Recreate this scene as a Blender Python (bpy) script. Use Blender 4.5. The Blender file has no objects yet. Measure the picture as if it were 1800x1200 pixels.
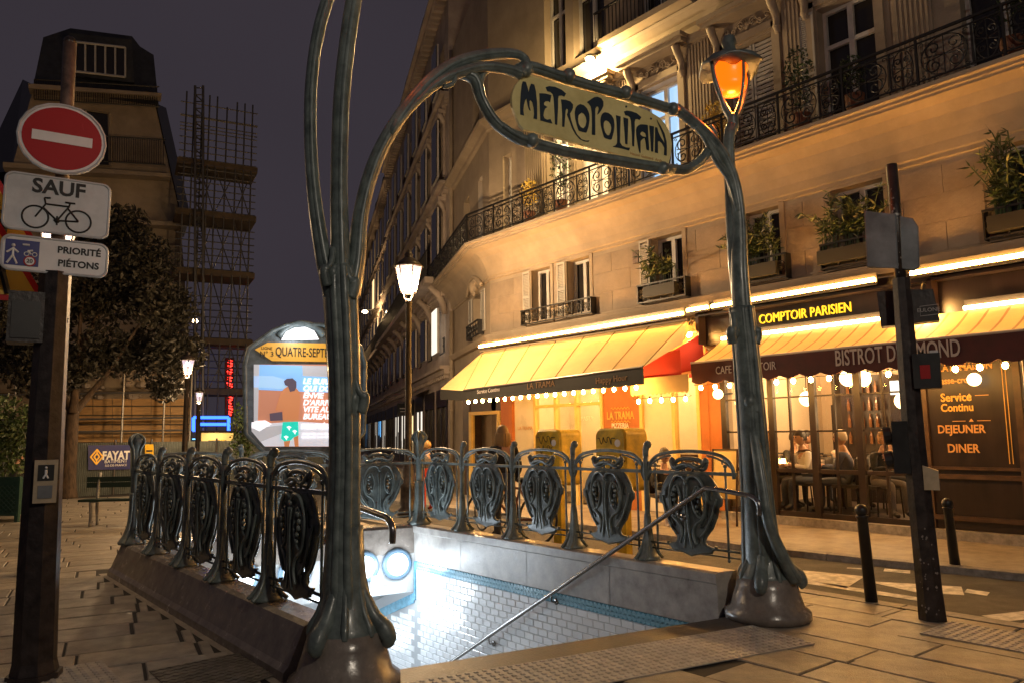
import bpy, bmesh, math, random
import numpy as np
from mathutils import Vector, Matrix
random.seed(7)
R=math.radians
sc=bpy.context.scene
col=sc.collection
# ---------------------------------------------------------------- camera
F,PITCH,ROLL,YAW,H=1350.,.120,-.013,.678,1.5
_f=np.array([math.sin(YAW)*math.cos(PITCH),math.cos(YAW)*math.cos(PITCH),math.sin(PITCH)])
_r0=np.array([math.cos(YAW),-math.sin(YAW),0.]); _u0=np.cross(_r0,_f)
_r=_r0*math.cos(ROLL)+_u0*math.sin(ROLL); _u=-_r0*math.sin(ROLL)+_u0*math.cos(ROLL)
CAM=np.array([0,0,H])
cd=bpy.data.cameras.new('camera'); cam=bpy.data.objects.new('camera',cd); col.objects.link(cam)
cam.matrix_world=Matrix(((_r[0],_u[0],-_f[0],0),(_r[1],_u[1],-_f[1],0),(_r[2],_u[2],-_f[2],H),(0,0,0,1)))
cd.sensor_width=36; cd.lens=36*F/1800; cd.clip_end=1500; sc.camera=cam
# ---------------------------------------------------------------- night sky, exposure
w=bpy.data.worlds.new('World'); sc.world=w; w.use_nodes=True
nt=w.node_tree; nt.nodes.clear()
wo=nt.nodes.new('ShaderNodeOutputWorld'); bg=nt.nodes.new('ShaderNodeBackground')
sky=nt.nodes.new('ShaderNodeTexSky'); sky.sky_type='NISHITA'; sky.sun_disc=False; sky.sun_elevation=R(-6); sky.sun_rotation=R(200)
tc=nt.nodes.new('ShaderNodeTexCoord'); ns=nt.nodes.new('ShaderNodeTexNoise'); ns.inputs['Scale'].default_value=2.2
rp=nt.nodes.new('ShaderNodeValToRGB'); rp.color_ramp.elements[0].position=.3; rp.color_ramp.elements[1].position=.75
rp.color_ramp.elements[0].color=(.0245,.0205,.0262,1); rp.color_ramp.elements[1].color=(.0325,.0265,.0340,1)
mx=nt.nodes.new('ShaderNodeMix'); mx.data_type='RGBA'; mx.blend_type='ADD'; mx.inputs[0].default_value=.02
nt.links.new(tc.outputs['Generated'],ns.inputs['Vector']); nt.links.new(ns.outputs['Fac'],rp.inputs['Fac'])
nt.links.new(rp.outputs['Color'],mx.inputs[6]); nt.links.new(sky.outputs[0],mx.inputs[7])
nt.links.new(mx.outputs[2],bg.inputs['Color']); bg.inputs['Strength'].default_value=1.0
nt.links.new(bg.outputs[0],wo.inputs[0])
sc.view_settings.view_transform='Standard'; sc.view_settings.look='None'; sc.view_settings.gamma=1; sc.view_settings.exposure=0.4
sc.view_settings.use_curve_mapping=False
sc.cycles.use_denoising=True; sc.cycles.max_bounces=8; sc.cycles.transparent_max_bounces=16
sc.cycles.sample_clamp_indirect=6; sc.cycles.caustics_reflective=False; sc.cycles.caustics_refractive=False
# ---------------------------------------------------------------- pixel -> place
def ray(x,y): return _f+_r*((x-900)/F)+_u*((600-y)/F)
def onz(x,y,z=0.): d=ray(x,y); return CAM+d*((z-H)/d[2])
def onx(x,y,X): d=ray(x,y); return CAM+d*(X/d[0])
def onplane(x,y,p0,n): d=ray(x,y); n=np.array(n); return CAM+d*((n@(np.array(p0)-CAM))/(n@d))
def proj(P):
    d=np.asarray(P,float)-CAM; return 900+F*(d@_r)/(d@_f), 600-F*(d@_u)/(d@_f)
SK=.198
def row(x,k,m=1.003): return 8.94-k*m+(5.571-x)*SK
PL=np.array([2.25,4.45,0]); PR=np.array([5.65,3.75,0]); FD=(PR-PL)/np.linalg.norm(PR-PL); FN=np.array([FD[1],-FD[0],0])   # front plane, FN faces the camera
def FP(x,y,off=0.): return onplane(x,y,PL+FN*off,FN)
A2=R(24); D2=np.array([math.sin(A2),math.cos(A2),0]); N2=np.array([-D2[1],D2[0],0]); C2=np.array([11.1,14.6,0.])
def F2(s,z,off=0.): p=C2+D2*s+N2*off; return (p[0],p[1],z)
def on2(x,y): p=onplane(x,y,C2,N2); return float((p-C2)@D2),float(p[2])
# ---------------------------------------------------------------- mesh builder
class MB:
    def __init__(s): s.v=[];s.f=[];s.m=[];s.cm=0
    def add(s,vs,fs):
        b=len(s.v); s.v+= [tuple(map(float,p)) for p in vs]; s.f+=[tuple(b+i for i in q) for q in fs]; s.m+=[s.cm]*len(fs); return s
    def box(s,x0,x1,y0,y1,z0,z1):
        return s.add([(x0,y0,z0),(x1,y0,z0),(x1,y1,z0),(x0,y1,z0),(x0,y0,z1),(x1,y0,z1),(x1,y1,z1),(x0,y1,z1)],[(0,3,2,1),(4,5,6,7),(0,1,5,4),(1,2,6,5),(2,3,7,6),(3,0,4,7)])
    def obox(s,c,ax,ay,az):
        c,ax,ay,az=[np.array(q,float) for q in (c,ax,ay,az)]
        P=[c+i*ax+j*ay+k*az for k in(-1,1) for j in(-1,1) for i in(-1,1)]
        return s.add(P,[(0,2,3,1),(4,5,7,6),(0,1,5,4),(1,3,7,5),(3,2,6,7),(2,0,4,6)])
    def poly(s,p): return s.add(p,[tuple(range(len(p)))])
    def prism(s,p,d):
        n=len(p); d=np.array(d,float); q=[np.array(a)+d for a in p]
        return s.add(list(p)+q,[tuple(range(n-1,-1,-1)),tuple(range(n,2*n))]+[(i,(i+1)%n,n+(i+1)%n,n+i) for i in range(n)])
    def ring(s,po,pi,d):
        def rs(p,N=36):
            p=[np.array(a,float) for a in p]; L=[np.linalg.norm(p[(i+1)%len(p)]-p[i]) for i in range(len(p))]; T=sum(L); o=[]
            for k in range(N):
                t=T*k/N; i=0
                while t>L[i]: t-=L[i]; i+=1
                o.append(p[i]+(p[(i+1)%len(p)]-p[i])*t/L[i])
            return o
        a,b=rs(po),rs(pi); j=min(range(36),key=lambda k:np.linalg.norm(b[k]-a[0])); b=b[j:]+b[:j]; N=36; d=np.array(d,float)
        V=a+b+[q+d for q in a]+[q+d for q in b]; fs=[]
        for i in range(N):
            k=(i+1)%N; fs+=[(i,k,N+k,N+i),(2*N+i,3*N+i,3*N+k,2*N+k),(i,2*N+i,2*N+k,k),(N+i,N+k,3*N+k,3*N+i)]
        return s.add(V,fs)
    def tube(s,P,r,n=8,flat=1.,cap=True,closed=False):
        P=[np.array(p,float) for p in P]; m=len(P); r=[r]*m if not hasattr(r,'__len__') else (list(r) if len(r)==m else list(np.interp(np.linspace(0,1,m),np.linspace(0,1,len(r)),r)))
        T=[]
        for i in range(m):
            t=(P[(i+1)%m]-P[i-1]) if closed else P[min(i+1,m-1)]-P[max(i-1,0)]
            T.append(t/(np.linalg.norm(t)+1e-9))
        a=np.cross(T[0],(0,0,1)); a=a if np.linalg.norm(a)>.1 else np.cross(T[0],(0,1,0)); a/=np.linalg.norm(a); V=[]
        for i in range(m):
            a=a-T[i]*(a@T[i]); a/=np.linalg.norm(a)+1e-9; b=np.cross(T[i],a)
            V+=[P[i]+(a*math.cos(2*math.pi*k/n)*flat+b*math.sin(2*math.pi*k/n))*r[i] for k in range(n)]
        fs=[]
        for i in range(m if closed else m-1):
            j=(i+1)%m
            fs+=[(i*n+k,i*n+(k+1)%n,j*n+(k+1)%n,j*n+k) for k in range(n)]
        if cap and not closed: fs+=[tuple(range(n-1,-1,-1)),tuple((m-1)*n+k for k in range(n))]
        return s.add(V,fs)
    def lathe(s,prof,c=(0,0,0),n=16,sx=1.,sy=1.,rot=0.):
        V=[(c[0]+r*sx*math.cos(2*math.pi*k/n+rot),c[1]+r*sy*math.sin(2*math.pi*k/n+rot),c[2]+z) for r,z in prof for k in range(n)]; m=len(prof)
        fs=[(i*n+k,i*n+(k+1)%n,(i+1)*n+(k+1)%n,(i+1)*n+k) for i in range(m-1) for k in range(n)]
        if prof[0][0]>1e-4: fs.append(tuple(range(n-1,-1,-1)))
        if prof[-1][0]>1e-4: fs.append(tuple((m-1)*n+k for k in range(n)))
        return s.add(V,fs)
    def ball(s,c,r,n=10,sx=1.,sy=1.,sz=1.):
        pr=[(max(1e-5,r*math.sin(math.pi*i/(n//2+1))),-r*sz*math.cos(math.pi*i/(n//2+1))) for i in range(n//2+2)]
        return s.lathe(pr,c,n,sx,sy)
    def build(s,name,mat,parent=None,smooth=False,local=True):
        me=bpy.data.meshes.new(name); V=s.v
        if parent is not None and local:
            o=parent
            off=np.zeros(3)
            while o is not None: off+=np.array(o.location); o=o.parent
            V=[tuple(np.array(p)-off) for p in V]
        me.from_pydata(V,[],s.f)
        for mm in (mat if isinstance(mat,(list,tuple)) else [mat]): me.materials.append(M(mm) if isinstance(mm,str) else mm)
        if any(s.m): me.polygons.foreach_set('material_index',s.m)
        if smooth: me.polygons.foreach_set('use_smooth',[True]*len(s.f))
        me.update()
        ob=bpy.data.objects.new(name,me); col.objects.link(ob)
        if parent is not None: ob.parent=parent
        return ob
def tag(o,label=None,cat=None,group=None,kind=None):
    if label: o['label']=label
    if cat: o['category']=cat
    if group: o['group']=group
    if kind: o['kind']=kind
    return o
def thing(name,label,cat,loc=(0,0,0),group=None,kind=None):
    o=bpy.data.objects.new(name,None); o.empty_display_size=.2; col.objects.link(o); o.location=tuple(map(float,loc)); return tag(o,label,cat,group,kind)
def dup(o,parent=None):
    c=o.copy(); col.objects.link(c); c.parent=parent
    for ch in list(o.children): dup(ch,c)
    return c
def smoothed(P,n=6):
    P=[np.array(p,float) for p in P]; out=[]
    for i in range(len(P)-1):
        a,b,c,d=P[max(i-1,0)],P[i],P[i+1],P[min(i+2,len(P)-1)]
        for k in range(n):
            t=k/n; out.append(.5*((2*b)+(-a+c)*t+(2*a-5*b+4*c-d)*t*t+(-a+3*b-3*c+d)*t**3))
    return out+[P[-1]]
def lerp_r(r,P,n=6): return list(np.interp(np.linspace(0,len(r)-1,len(smoothed(P,n))),range(len(r)),r))
# ---------------------------------------------------------------- materials
MATS={}; SPEC={}
def M(n):
    if n in MATS: return MATS[n]
    MATS[n]=make(n,**SPEC[n]); return MATS[n]
def make(n,c=(.5,.5,.5),r=.6,metal=0.,ns=0.,na=.25,bs=0.,bv=.15,em=None,es=0.,rnd=0.,c2=None,spec=.5,tr=0.,scale=(1,1,1),coat=0.,sub=None):
    m=bpy.data.materials.new(n); m.use_nodes=True; t=m.node_tree; N=t.nodes; L=t.links; p=N['Principled BSDF']
    p.inputs['Roughness'].default_value=r; p.inputs['Metallic'].default_value=metal; p.inputs['Base Color'].default_value=(*c,1)
    p.inputs['Specular IOR Level'].default_value=spec
    if coat: p.inputs['Coat Weight'].default_value=coat; p.inputs['Coat Roughness'].default_value=.15
    out=None
    if ns or bs:
        tcx=N.new('ShaderNodeTexCoord'); mp=N.new('ShaderNodeMapping'); mp.inputs['Scale'].default_value=scale; L.new(tcx.outputs['Object'],mp.inputs['Vector'])
    if ns:
        a=N.new('ShaderNodeTexNoise'); a.inputs['Scale'].default_value=ns; a.inputs['Detail'].default_value=6; a.inputs['Roughness'].default_value=.65; L.new(mp.outputs[0],a.inputs['Vector'])
        cr=N.new('ShaderNodeValToRGB'); cc=c2 or tuple(x*(1-na*1.6) for x in c); hi=tuple(min(1,x*(1+na)) for x in c)
        cr.color_ramp.elements[0].position=.32; cr.color_ramp.elements[1].position=.68
        cr.color_ramp.elements[0].color=(*cc,1); cr.color_ramp.elements[1].color=(*hi,1); L.new(a.outputs['Fac'],cr.inputs['Fac']); out=cr.outputs['Color']
        mr=N.new('ShaderNodeMapRange'); mr.inputs['To Min'].default_value=max(.05,r-.12); mr.inputs['To Max'].default_value=min(1,r+.12); L.new(a.outputs['Fac'],mr.inputs['Value']); L.new(mr.outputs[0],p.inputs['Roughness'])
    if rnd:
        oi=N.new('ShaderNodeObjectInfo'); mr2=N.new('ShaderNodeMapRange'); mr2.inputs['To Min'].default_value=1-rnd; mr2.inputs['To Max'].default_value=1+rnd; L.new(oi.outputs['Random'],mr2.inputs['Value'])
        mm=N.new('ShaderNodeVectorMath'); mm.operation='MULTIPLY'
        if out: L.new(out,mm.inputs[0])
        else: mm.inputs[0].default_value=c
        cb=N.new('ShaderNodeCombineXYZ'); [L.new(mr2.outputs[0],cb.inputs[i]) for i in range(3)]; L.new(cb.outputs[0],mm.inputs[1]); out=mm.outputs[0]
    if out: L.new(out,p.inputs['Base Color'])
    if bs:
        b=N.new('ShaderNodeTexNoise'); b.inputs['Scale'].default_value=bs; b.inputs['Detail'].default_value=5; L.new(mp.outputs[0],b.inputs['Vector'])
        bu=N.new('ShaderNodeBump'); bu.inputs['Strength'].default_value=bv; bu.inputs['Distance'].default_value=.02; L.new(b.outputs['Fac'],bu.inputs['Height']); L.new(bu.outputs[0],p.inputs['Normal'])
    if em: p.inputs['Emission Color'].default_value=(*em,1); p.inputs['Emission Strength'].default_value=es
    if tr:
        o=N['Material Output']; tb=N.new('ShaderNodeBsdfTransparent'); ms=N.new('ShaderNodeMixShader'); ms.inputs[0].default_value=1-tr; L.new(tb.outputs[0],ms.inputs[1]); L.new(p.outputs[0],ms.inputs[2]); L.new(ms.outputs[0],o.inputs['Surface'])
    return m
def S(n,**k): SPEC[n]=k; return n
S('asphalt',c=(.085,.078,.07),r=.8,ns=3,na=.35,bs=120,bv=.5)
S('joint',c=(.022,.018,.016),r=.9,ns=8,na=.3)
S('slab',c=(.30,.26,.21),r=.45,ns=5,na=.3,rnd=.2,bs=90,bv=.35)
S('slabfar',c=(.30,.26,.21),r=.55,ns=4,na=.25,bs=60,bv=.3)
S('granite',c=(.21,.18,.155),r=.24,ns=9,na=.2,bs=40,bv=.06,spec=.6)
S('granite_wet_shaded',c=(.07,.055,.045),r=.45,ns=9,na=.4,bs=50,bv=.25)  # stair edge stone, with shadow and wetness put into its dark colour
S('granite_in',c=(.36,.34,.32),r=.32,ns=7,na=.2,bs=40,bv=.08)
S('kerbstone',c=(.26,.24,.22),r=.6,ns=12,na=.25,bs=60,bv=.3)
S('patina',c=(.135,.165,.158),r=.42,ns=9,na=.38,bs=16,bv=.3,c2=(.06,.08,.08),spec=.6,coat=.15)
S('patina_dark',c=(.10,.125,.122),r=.38,ns=9,na=.35,bs=28,bv=.15,spec=.6,coat=.1)
S('tile',c=(.74,.77,.80),r=.12,rnd=.06,spec=.6)
S('grout',c=(.38,.40,.42),r=.8)
S('blue_tile',c=(.12,.33,.47),r=.2,ns=14,na=.25)
S('blue_relief',c=(.20,.42,.55),r=.2)
S('white_paint',c=(.68,.70,.72),r=.5,ns=3,na=.08)
S('lintel_paint',c=(.42,.43,.43),r=.6,ns=4,na=.12)
S('enamel_yellow',c=(.78,.68,.33),r=.32,ns=2.5,na=.10,c2=(.58,.48,.20))
S('enamel_green',c=(.018,.03,.045),r=.35)
S('dark_iron',c=(.018,.018,.018),r=.42,ns=6,na=.3)
S('chrome',c=(.30,.29,.28),r=.22,metal=.9)
S('mast',c=(.030,.022,.020),r=.45,ns=10,na=.5,bs=30,bv=.2)
S('mast_brown',c=(.13,.085,.065),r=.5,ns=14,na=.4,bs=40,bv=.25)
S('paint_chip',c=(.24,.21,.19),r=.7)
S('limestone',c=(.33,.265,.195),r=.75,ns=1.4,na=.14,bs=30,bv=.2)
S('ashlar',c=(.28,.22,.165),r=.78,ns=2.2,na=.14,rnd=.09,bs=35,bv=.25)
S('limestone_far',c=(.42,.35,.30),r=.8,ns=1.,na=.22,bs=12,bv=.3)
S('limestone_tower',c=(.30,.24,.18),r=.8,ns=.8,na=.22,bs=8,bv=.3)
S('slate',c=(.03,.033,.04),r=.5,ns=4,na=.3)
S('iron',c=(.012,.011,.011),r=.45)
S('win_frame',c=(.50,.48,.46),r=.5,ns=6,na=.1)
S('win_dark',c=(.02,.018,.018),r=.12,spec=.6)
S('curtain_dark',c=(.05,.035,.035),r=.9)
S('shutter',c=(.40,.38,.35),r=.6)
S('lit_warm',c=(.3,.2,.1),em=(1,.70,.34),es=1.3)
S('lit_white',c=(.3,.3,.3),em=(1,.9,.75),es=.9)
S('lit_blue',c=(.2,.3,.4),em=(.42,.68,1),es=.75)
S('led',c=(1,.8,.4),em=(1,.44,.085),es=84)
S('led_white',c=(1,.8,.6),em=(1,.54,.18),es=48)
S('bulb',c=(1,.8,.4),em=(1,.48,.11),es=210)
S('globe',c=(1,.9,.7),em=(1,.66,.32),es=4.5)
S('awning_cream',c=(.72,.52,.23),r=.8,ns=3,na=.06)
S('awning_y1',c=(.72,.50,.20),r=.8,ns=3,na=.06)
S('awning_y2',c=(.38,.20,.06),r=.8)
S('valance_black',c=(.022,.02,.018),r=.75)
S('valance_red',c=(.07,.014,.014),r=.75,ns=5,na=.2)
S('red_canvas',c=(.50,.03,.02),r=.7)
S('wood_dark',c=(.018,.010,.008),r=.38,ns=5,na=.4,scale=(1,1,.2))
S('wood_brown',c=(.06,.032,.018),r=.45,ns=5,na=.3)
S('shop_orange',c=(.42,.14,.03),r=.55,ns=3,na=.12)
S('shop_cream',c=(.74,.55,.20),r=.55,ns=3,na=.08)
S('shop_tile',c=(.70,.66,.56),r=.3,ns=2,na=.06)
S('gold_dim',c=(.22,.12,.05),r=.6)
S('gold_text',c=(.75,.45,.10),r=.5)
S('gold_dull',c=(.60,.33,.12),r=.55)
S('pale_text',c=(.50,.45,.42),r=.6)
S('white_text',c=(.75,.72,.68),r=.6)
S('sign_yellow_lit',c=(.8,.6,.05),em=(1,.66,.03),es=.55)
S('mail_yellow',c=(.72,.48,.03),r=.5,ns=5,na=.28,bs=20,bv=.1)
S('black',c=(.01,.01,.01),r=.6)
S('marker',c=(.03,.03,.03),r=.7)
S('glass',c=(.02,.02,.02),r=.03,tr=.90,spec=.5)
S('sign_red',c=(.40,.004,.008),r=.5,spec=.3)
S('sign_white',c=(.80,.80,.80),r=.38,ns=3,na=.08)
S('sign_grey',c=(.58,.61,.63),r=.4,ns=4,na=.15)
S('sign_back',c=(.20,.21,.22),r=.4,metal=.4,ns=5,na=.2)
S('sign_blue',c=(.015,.02,.20),r=.35)
S('sign_yellow',c=(.65,.38,.02),r=.4)
S('fayat_blue',c=(.02,.025,.14),r=.5)
S('corrugated',c=(.19,.21,.20),r=.45,metal=.3,ns=4,na=.2)
S('wood_panel',c=(.42,.24,.09),r=.7,ns=3,na=.2,scale=(1,1,6))
S('wood_deck',c=(.075,.05,.026),r=.75,ns=4,na=.3)
S('steel',c=(.20,.19,.18),r=.4,metal=.7)
S('steel_dark',c=(.09,.085,.085),r=.45,metal=.6)
S('bark',c=(.085,.055,.035),r=.9,ns=14,na=.4,bs=30,bv=.6,scale=(1,1,.3))
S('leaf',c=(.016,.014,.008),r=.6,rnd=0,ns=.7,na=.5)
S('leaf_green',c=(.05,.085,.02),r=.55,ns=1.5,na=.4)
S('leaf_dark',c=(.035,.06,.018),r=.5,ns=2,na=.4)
S('flower',c=(.6,.42,.08),r=.6)
S('terracotta',c=(.17,.07,.04),r=.8)
S('bench_green',c=(.015,.035,.025),r=.45)
S('bench_iron',c=(.28,.28,.28),r=.4,ns=8,na=.3)
S('planter',c=(.018,.06,.045),r=.5,ns=6,na=.2)
S('lantern_glass',c=(.04,.04,.05),em=(.80,.70,1.0),es=.62,tr=.45,r=.1)
S('lamp_core',c=(1,.9,.7),em=(1,.78,.45),es=30)
S('lamp_core_far',c=(1,.9,.7),em=(1,.70,.36),es=40)
S('orange_glass',c=(.35,.04,.0),r=.3,em=(1,.105,.002),es=1.7)
S('orange_core',c=(1,.5,.1),em=(1,.30,.03),es=6)
S('cool_lamp',c=(.9,.95,1),em=(.80,.91,1),es=3)
S('cool_tube',c=(.9,.95,1),em=(.78,.90,1),es=5)
S('lamp_ring',c=(.12,.19,.26),r=.4)
S('skin',c=(.42,.24,.16),r=.55)
S('hair_blond',c=(.36,.20,.06),r=.6)
S('hair_grey',c=(.45,.38,.30),r=.6)
S('hair_dark',c=(.018,.012,.010),r=.5)
S('cloth_black',c=(.015,.015,.017),r=.85)
S('cloth_white',c=(.66,.63,.58),r=.85)
S('cloth_beige',c=(.48,.38,.30),r=.85)
S('cloth_blue',c=(.05,.06,.11),r=.85)
S('cloth_jean',c=(.05,.06,.09),r=.85)
S('cloth_grey',c=(.12,.11,.11),r=.85)
S('cloth_pale',c=(.52,.48,.44),r=.85)
S('cloth_red',c=(.55,.05,.02),r=.8)
S('leather',c=(.022,.015,.012),r=.5)
S('poster_sky',c=(.3,.6,.9),em=(.22,.50,.95),es=0.45)
S('poster_sky2',c=(.3,.6,.9),em=(.50,.70,.95),es=0.45)
S('poster_land',c=(.6,.3,.2),em=(.55,.20,.10),es=0.4)
S('poster_desk',c=(.8,.8,.85),em=(.62,.66,.74),es=0.43)
S('poster_curt',c=(.6,.6,.6),em=(.50,.52,.56),es=0.36)
S('poster_skin',c=(.6,.3,.15),em=(.58,.19,.06),es=0.45)
S('poster_hair',c=(.1,.08,.1),em=(.12,.08,.12),es=0.36)
S('poster_teal',c=(0,.6,.5),em=(.02,.66,.48),es=0.54)
S('poster_white',c=(.9,.9,.9),em=(.95,.93,.98),es=0.72)
S('poster_dark',c=(.05,.04,.06),em=(.05,.03,.05),es=0.29)
S('plate_orange',c=(.70,.36,.05),r=.4,em=(.85,.40,.04),es=.32)
S('neon_red',c=(1,0,0),em=(1,.03,.02),es=5)
S('neon_blue',c=(0,.1,1),em=(.03,.12,1),es=3.5)
S('neon_cyan',c=(.2,.6,1),em=(.15,.50,1),es=2.5)
S('traffic_green',c=(0,.8,.4),em=(0,.9,.35),es=3)
S('red_reflect',c=(.35,.02,.02),r=.3)
S('beige_box',c=(.45,.36,.24),r=.6,ns=5,na=.2)
S('tactile',c=(.40,.37,.33),r=.55,ns=8,na=.2)
S('road_white',c=(.62,.58,.52),r=.7,ns=9,na=.35)
S('plate_steel',c=(.17,.15,.13),r=.42,metal=.5,ns=10,na=.35,bs=50,bv=.3)
S('brick_room',c=(.60,.49,.36),r=.5,ns=2,na=.06)
S('floor_room',c=(.03,.02,.016),r=.5)
S('bottle',c=(.12,.05,.02),r=.2)
S('roof_zinc',c=(.06,.06,.07),r=.5,ns=2,na=.2)
# ---------------------------------------------------------------- lettering
def text(body,size,mat,parent,org,xd,up,name='lettering',ext=.004,align='CENTER',sx=1.,shear=0.,bold=0.):
    cu=bpy.data.curves.new('t','FONT'); cu.body=body; cu.size=size; cu.extrude=ext; cu.align_x=align; cu.align_y='CENTER'; cu.shear=shear; cu.offset=bold; cu.resolution_u=3
    ob=bpy.data.objects.new('t',cu); col.objects.link(ob); dg=bpy.context.evaluated_depsgraph_get(); me=bpy.data.meshes.new_from_object(ob.evaluated_get(dg)); bpy.data.objects.remove(ob); bpy.data.curves.remove(cu)
    xd,up=Vector(xd).normalized(),Vector(up).normalized(); n=xd.cross(up); off=Vector((0,0,0)); o=parent
    while o is not None: off+=o.location; o=o.parent
    mt=Matrix(((xd.x*sx,up.x,n.x,org[0]-off.x),(xd.y*sx,up.y,n.y,org[1]-off.y),(xd.z*sx,up.z,n.z,org[2]-off.z),(0,0,0,1)))
    me.transform(mt); me.materials.clear(); me.materials.append(M(mat)); o=bpy.data.objects.new(name,me); col.objects.link(o); o.parent=parent; return o
def light(name,loc,power,color,rad=.06,parent=None):
    l=bpy.data.lights.new(name,'POINT'); l.energy=power; l.color=color; l.shadow_soft_size=rad; o=bpy.data.objects.new(name,l); col.objects.link(o); o.location=loc
    if parent is not None: o.parent=parent; o.location=Vector(loc)-parent.location
    return o
def spot(name,loc,target,power,color,angle,rad,parent):
    l=bpy.data.lights.new(name,'SPOT'); l.energy=power; l.color=color; l.shadow_soft_size=rad; l.spot_size=R(angle); l.spot_blend=.8; o=bpy.data.objects.new(name,l); col.objects.link(o)
    o.parent=parent; o.location=Vector(loc)-parent.location; o.rotation_euler=(Vector(target)-Vector(loc)).to_track_quat('-Z','Y').to_euler(); return o
def leaves(mb,c,rad,n,size,aspect=.5,droop=0.,shell=.35):
    for _ in range(n):
        d=np.random.normal(size=3); d/=np.linalg.norm(d)+1e-9; t=random.random()**shell
        p=np.array(c)+d*np.array(rad)*t; a=np.random.normal(size=3); a[2]-=droop; a/=np.linalg.norm(a)+1e-9; b=np.cross(a,np.random.normal(size=3)); b/=np.linalg.norm(b)+1e-9
        s=size*(.6+.8*random.random()); q=np.cross(a,b)*s*.12
        mb.add([p-a*s,p+b*s*aspect+q,p+a*s,p-b*s*aspect+q],[(0,1,2),(0,2,3)])
np.random.seed(5)
# wall with openings: org, u direction, outward normal n, holes (u0,u1,z0,z1)
def wall_holes(mb,org,u,n,L,z0,z1,holes,depth=.3,u0=0.):
    org,u,n=[np.array(q,float) for q in (org,u,n)]
    us=sorted({u0,L,*[h[0] for h in holes],*[h[1] for h in holes]}); us=[q for q in us if u0-1e-6<=q<=L+1e-6]
    zs=sorted({z0,z1,*[h[2] for h in holes],*[h[3] for h in holes]}); zs=[q for q in zs if z0-1e-6<=q<=z1+1e-6]
    P=lambda a,z,d=0: org+u*a+np.array((0,0,z))-n*d
    for i in range(len(us)-1):
        for j in range(len(zs)-1):
            a,b,c,d=us[i],us[i+1],zs[j],zs[j+1]; m=((a+b)/2,(c+d)/2)
            if any(h[0]<m[0]<h[1] and h[2]<m[1]<h[3] for h in holes): continue
            mb.poly([P(a,c),P(b,c),P(b,d),P(a,d)])
    for h in holes:
        a,b,c,d=h; q=depth
        mb.poly([P(a,c),P(a,d),P(a,d,q),P(a,c,q)]); mb.poly([P(b,c),P(b,c,q),P(b,d,q),P(b,d)]); mb.poly([P(a,d),P(b,d),P(b,d,q),P(a,d,q)]); mb.poly([P(a,c),P(a,c,q),P(b,c,q),P(b,c)])
def fbox(mb,org,u,n,a,b,c,d,o0,o1):   # box in wall coordinates: u a..b, z c..d, outwards o0..o1
    org,u,n=[np.array(q,float) for q in (org,u,n)]
    ctr=org+u*(a+b)/2+n*(o0+o1)/2+np.array((0,0,(c+d)/2)); return mb.obox(ctr,u*abs(b-a)/2,n*abs(o1-o0)/2,(0,0,abs(d-c)/2))
def window(parent,org,u,n,a,b,c,d,pane='win_dark',inset=.22,bars=1,fw=.055,curtain=False,trans=None):
    f=MB(); i=-inset
    for q in ((a,a+fw,c,d),(b-fw,b,c,d),(a+fw,b-fw,c,c+fw),(a+fw,b-fw,d-fw,d)): fbox(f,org,u,n,*q,i-.03,i+.03)
    for k in range(bars): x=a+(b-a)*(k+1)/(bars+1); fbox(f,org,u,n,x-fw*.8,x+fw*.8,c+fw,d-fw,i-.028,i+.034)
    if trans: fbox(f,org,u,n,a+fw,b-fw,trans-fw*.6,trans+fw*.6,i-.026,i+.03)
    w_=f.build('window','win_frame',parent)
    g=MB(); fbox(g,org,u,n,a+.01,b-.01,c+.01,d-.01,i-.06,i-.045); g.build('pane',pane,w_)
    if curtain:
        g=MB(); 
        for k in range(9):
            x0=a+.05+(b-a-.1)*k/9; fbox(g,org,u,n,x0,x0+(b-a)/11,c+.03,d-.05,i-.12-.02*(k%2),i-.10-.02*(k%2))
        g.build('curtain','curtain_dark',w_)
    return w_
# ================================================================ GROUND
XL,XR=2.203,5.571          # railing lines
IL,IR=2.36,5.45            # inner faces of the stairwell
def fy(x): return row(x,5)-.02      # front edge of the opening
def by(x): return row(x,0)-.09      # face of the back wall
hole=[(IL,fy(IL)),(IR,fy(IR)),(IR,by(IR)),(IL,by(IL))]
def sheet_hole(z,x0,x1,y0,y1,name,mat,hl):
    mb=MB(); o=[(x0,y0,z),(x1,y0,z),(x1,y1,z),(x0,y1,z)]; h=[(*p,z) for p in hl]
    for i in range(4): j=(i+1)%4; mb.poly([o[i],o[j],h[j],h[i]])
    ob=mb.build(name,mat); tag(ob,kind='structure'); return ob
sheet_hole(-.024,-250,420,-250,420,'ground','asphalt',hole)
pav=sheet_hole(-.010,-30,6.74,-25,23.6,'pavement','joint',[(IL-.05,fy(IL)),(IR+.05,fy(IR)),(IR+.05,by(IR)),(IL-.05,by(IL))])
cnt=0; rest=MB()
def clear_of_opening(x0,x1,y0,y1):
    for x,y in ((x0,y0),(x1,y0),(x1,y1),(x0,y1),((x0+x1)/2,(y0+y1)/2)):
        if 1.93<x<5.95 and fy(x)-.32<y<by(x)+.33: return False
    return True
def inview(p):
    d=np.array(p)-CAM
    if d@_f<.5: return False
    x,y=proj(p); return -320<x<1960 and y<1400
SLABM={}
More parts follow.
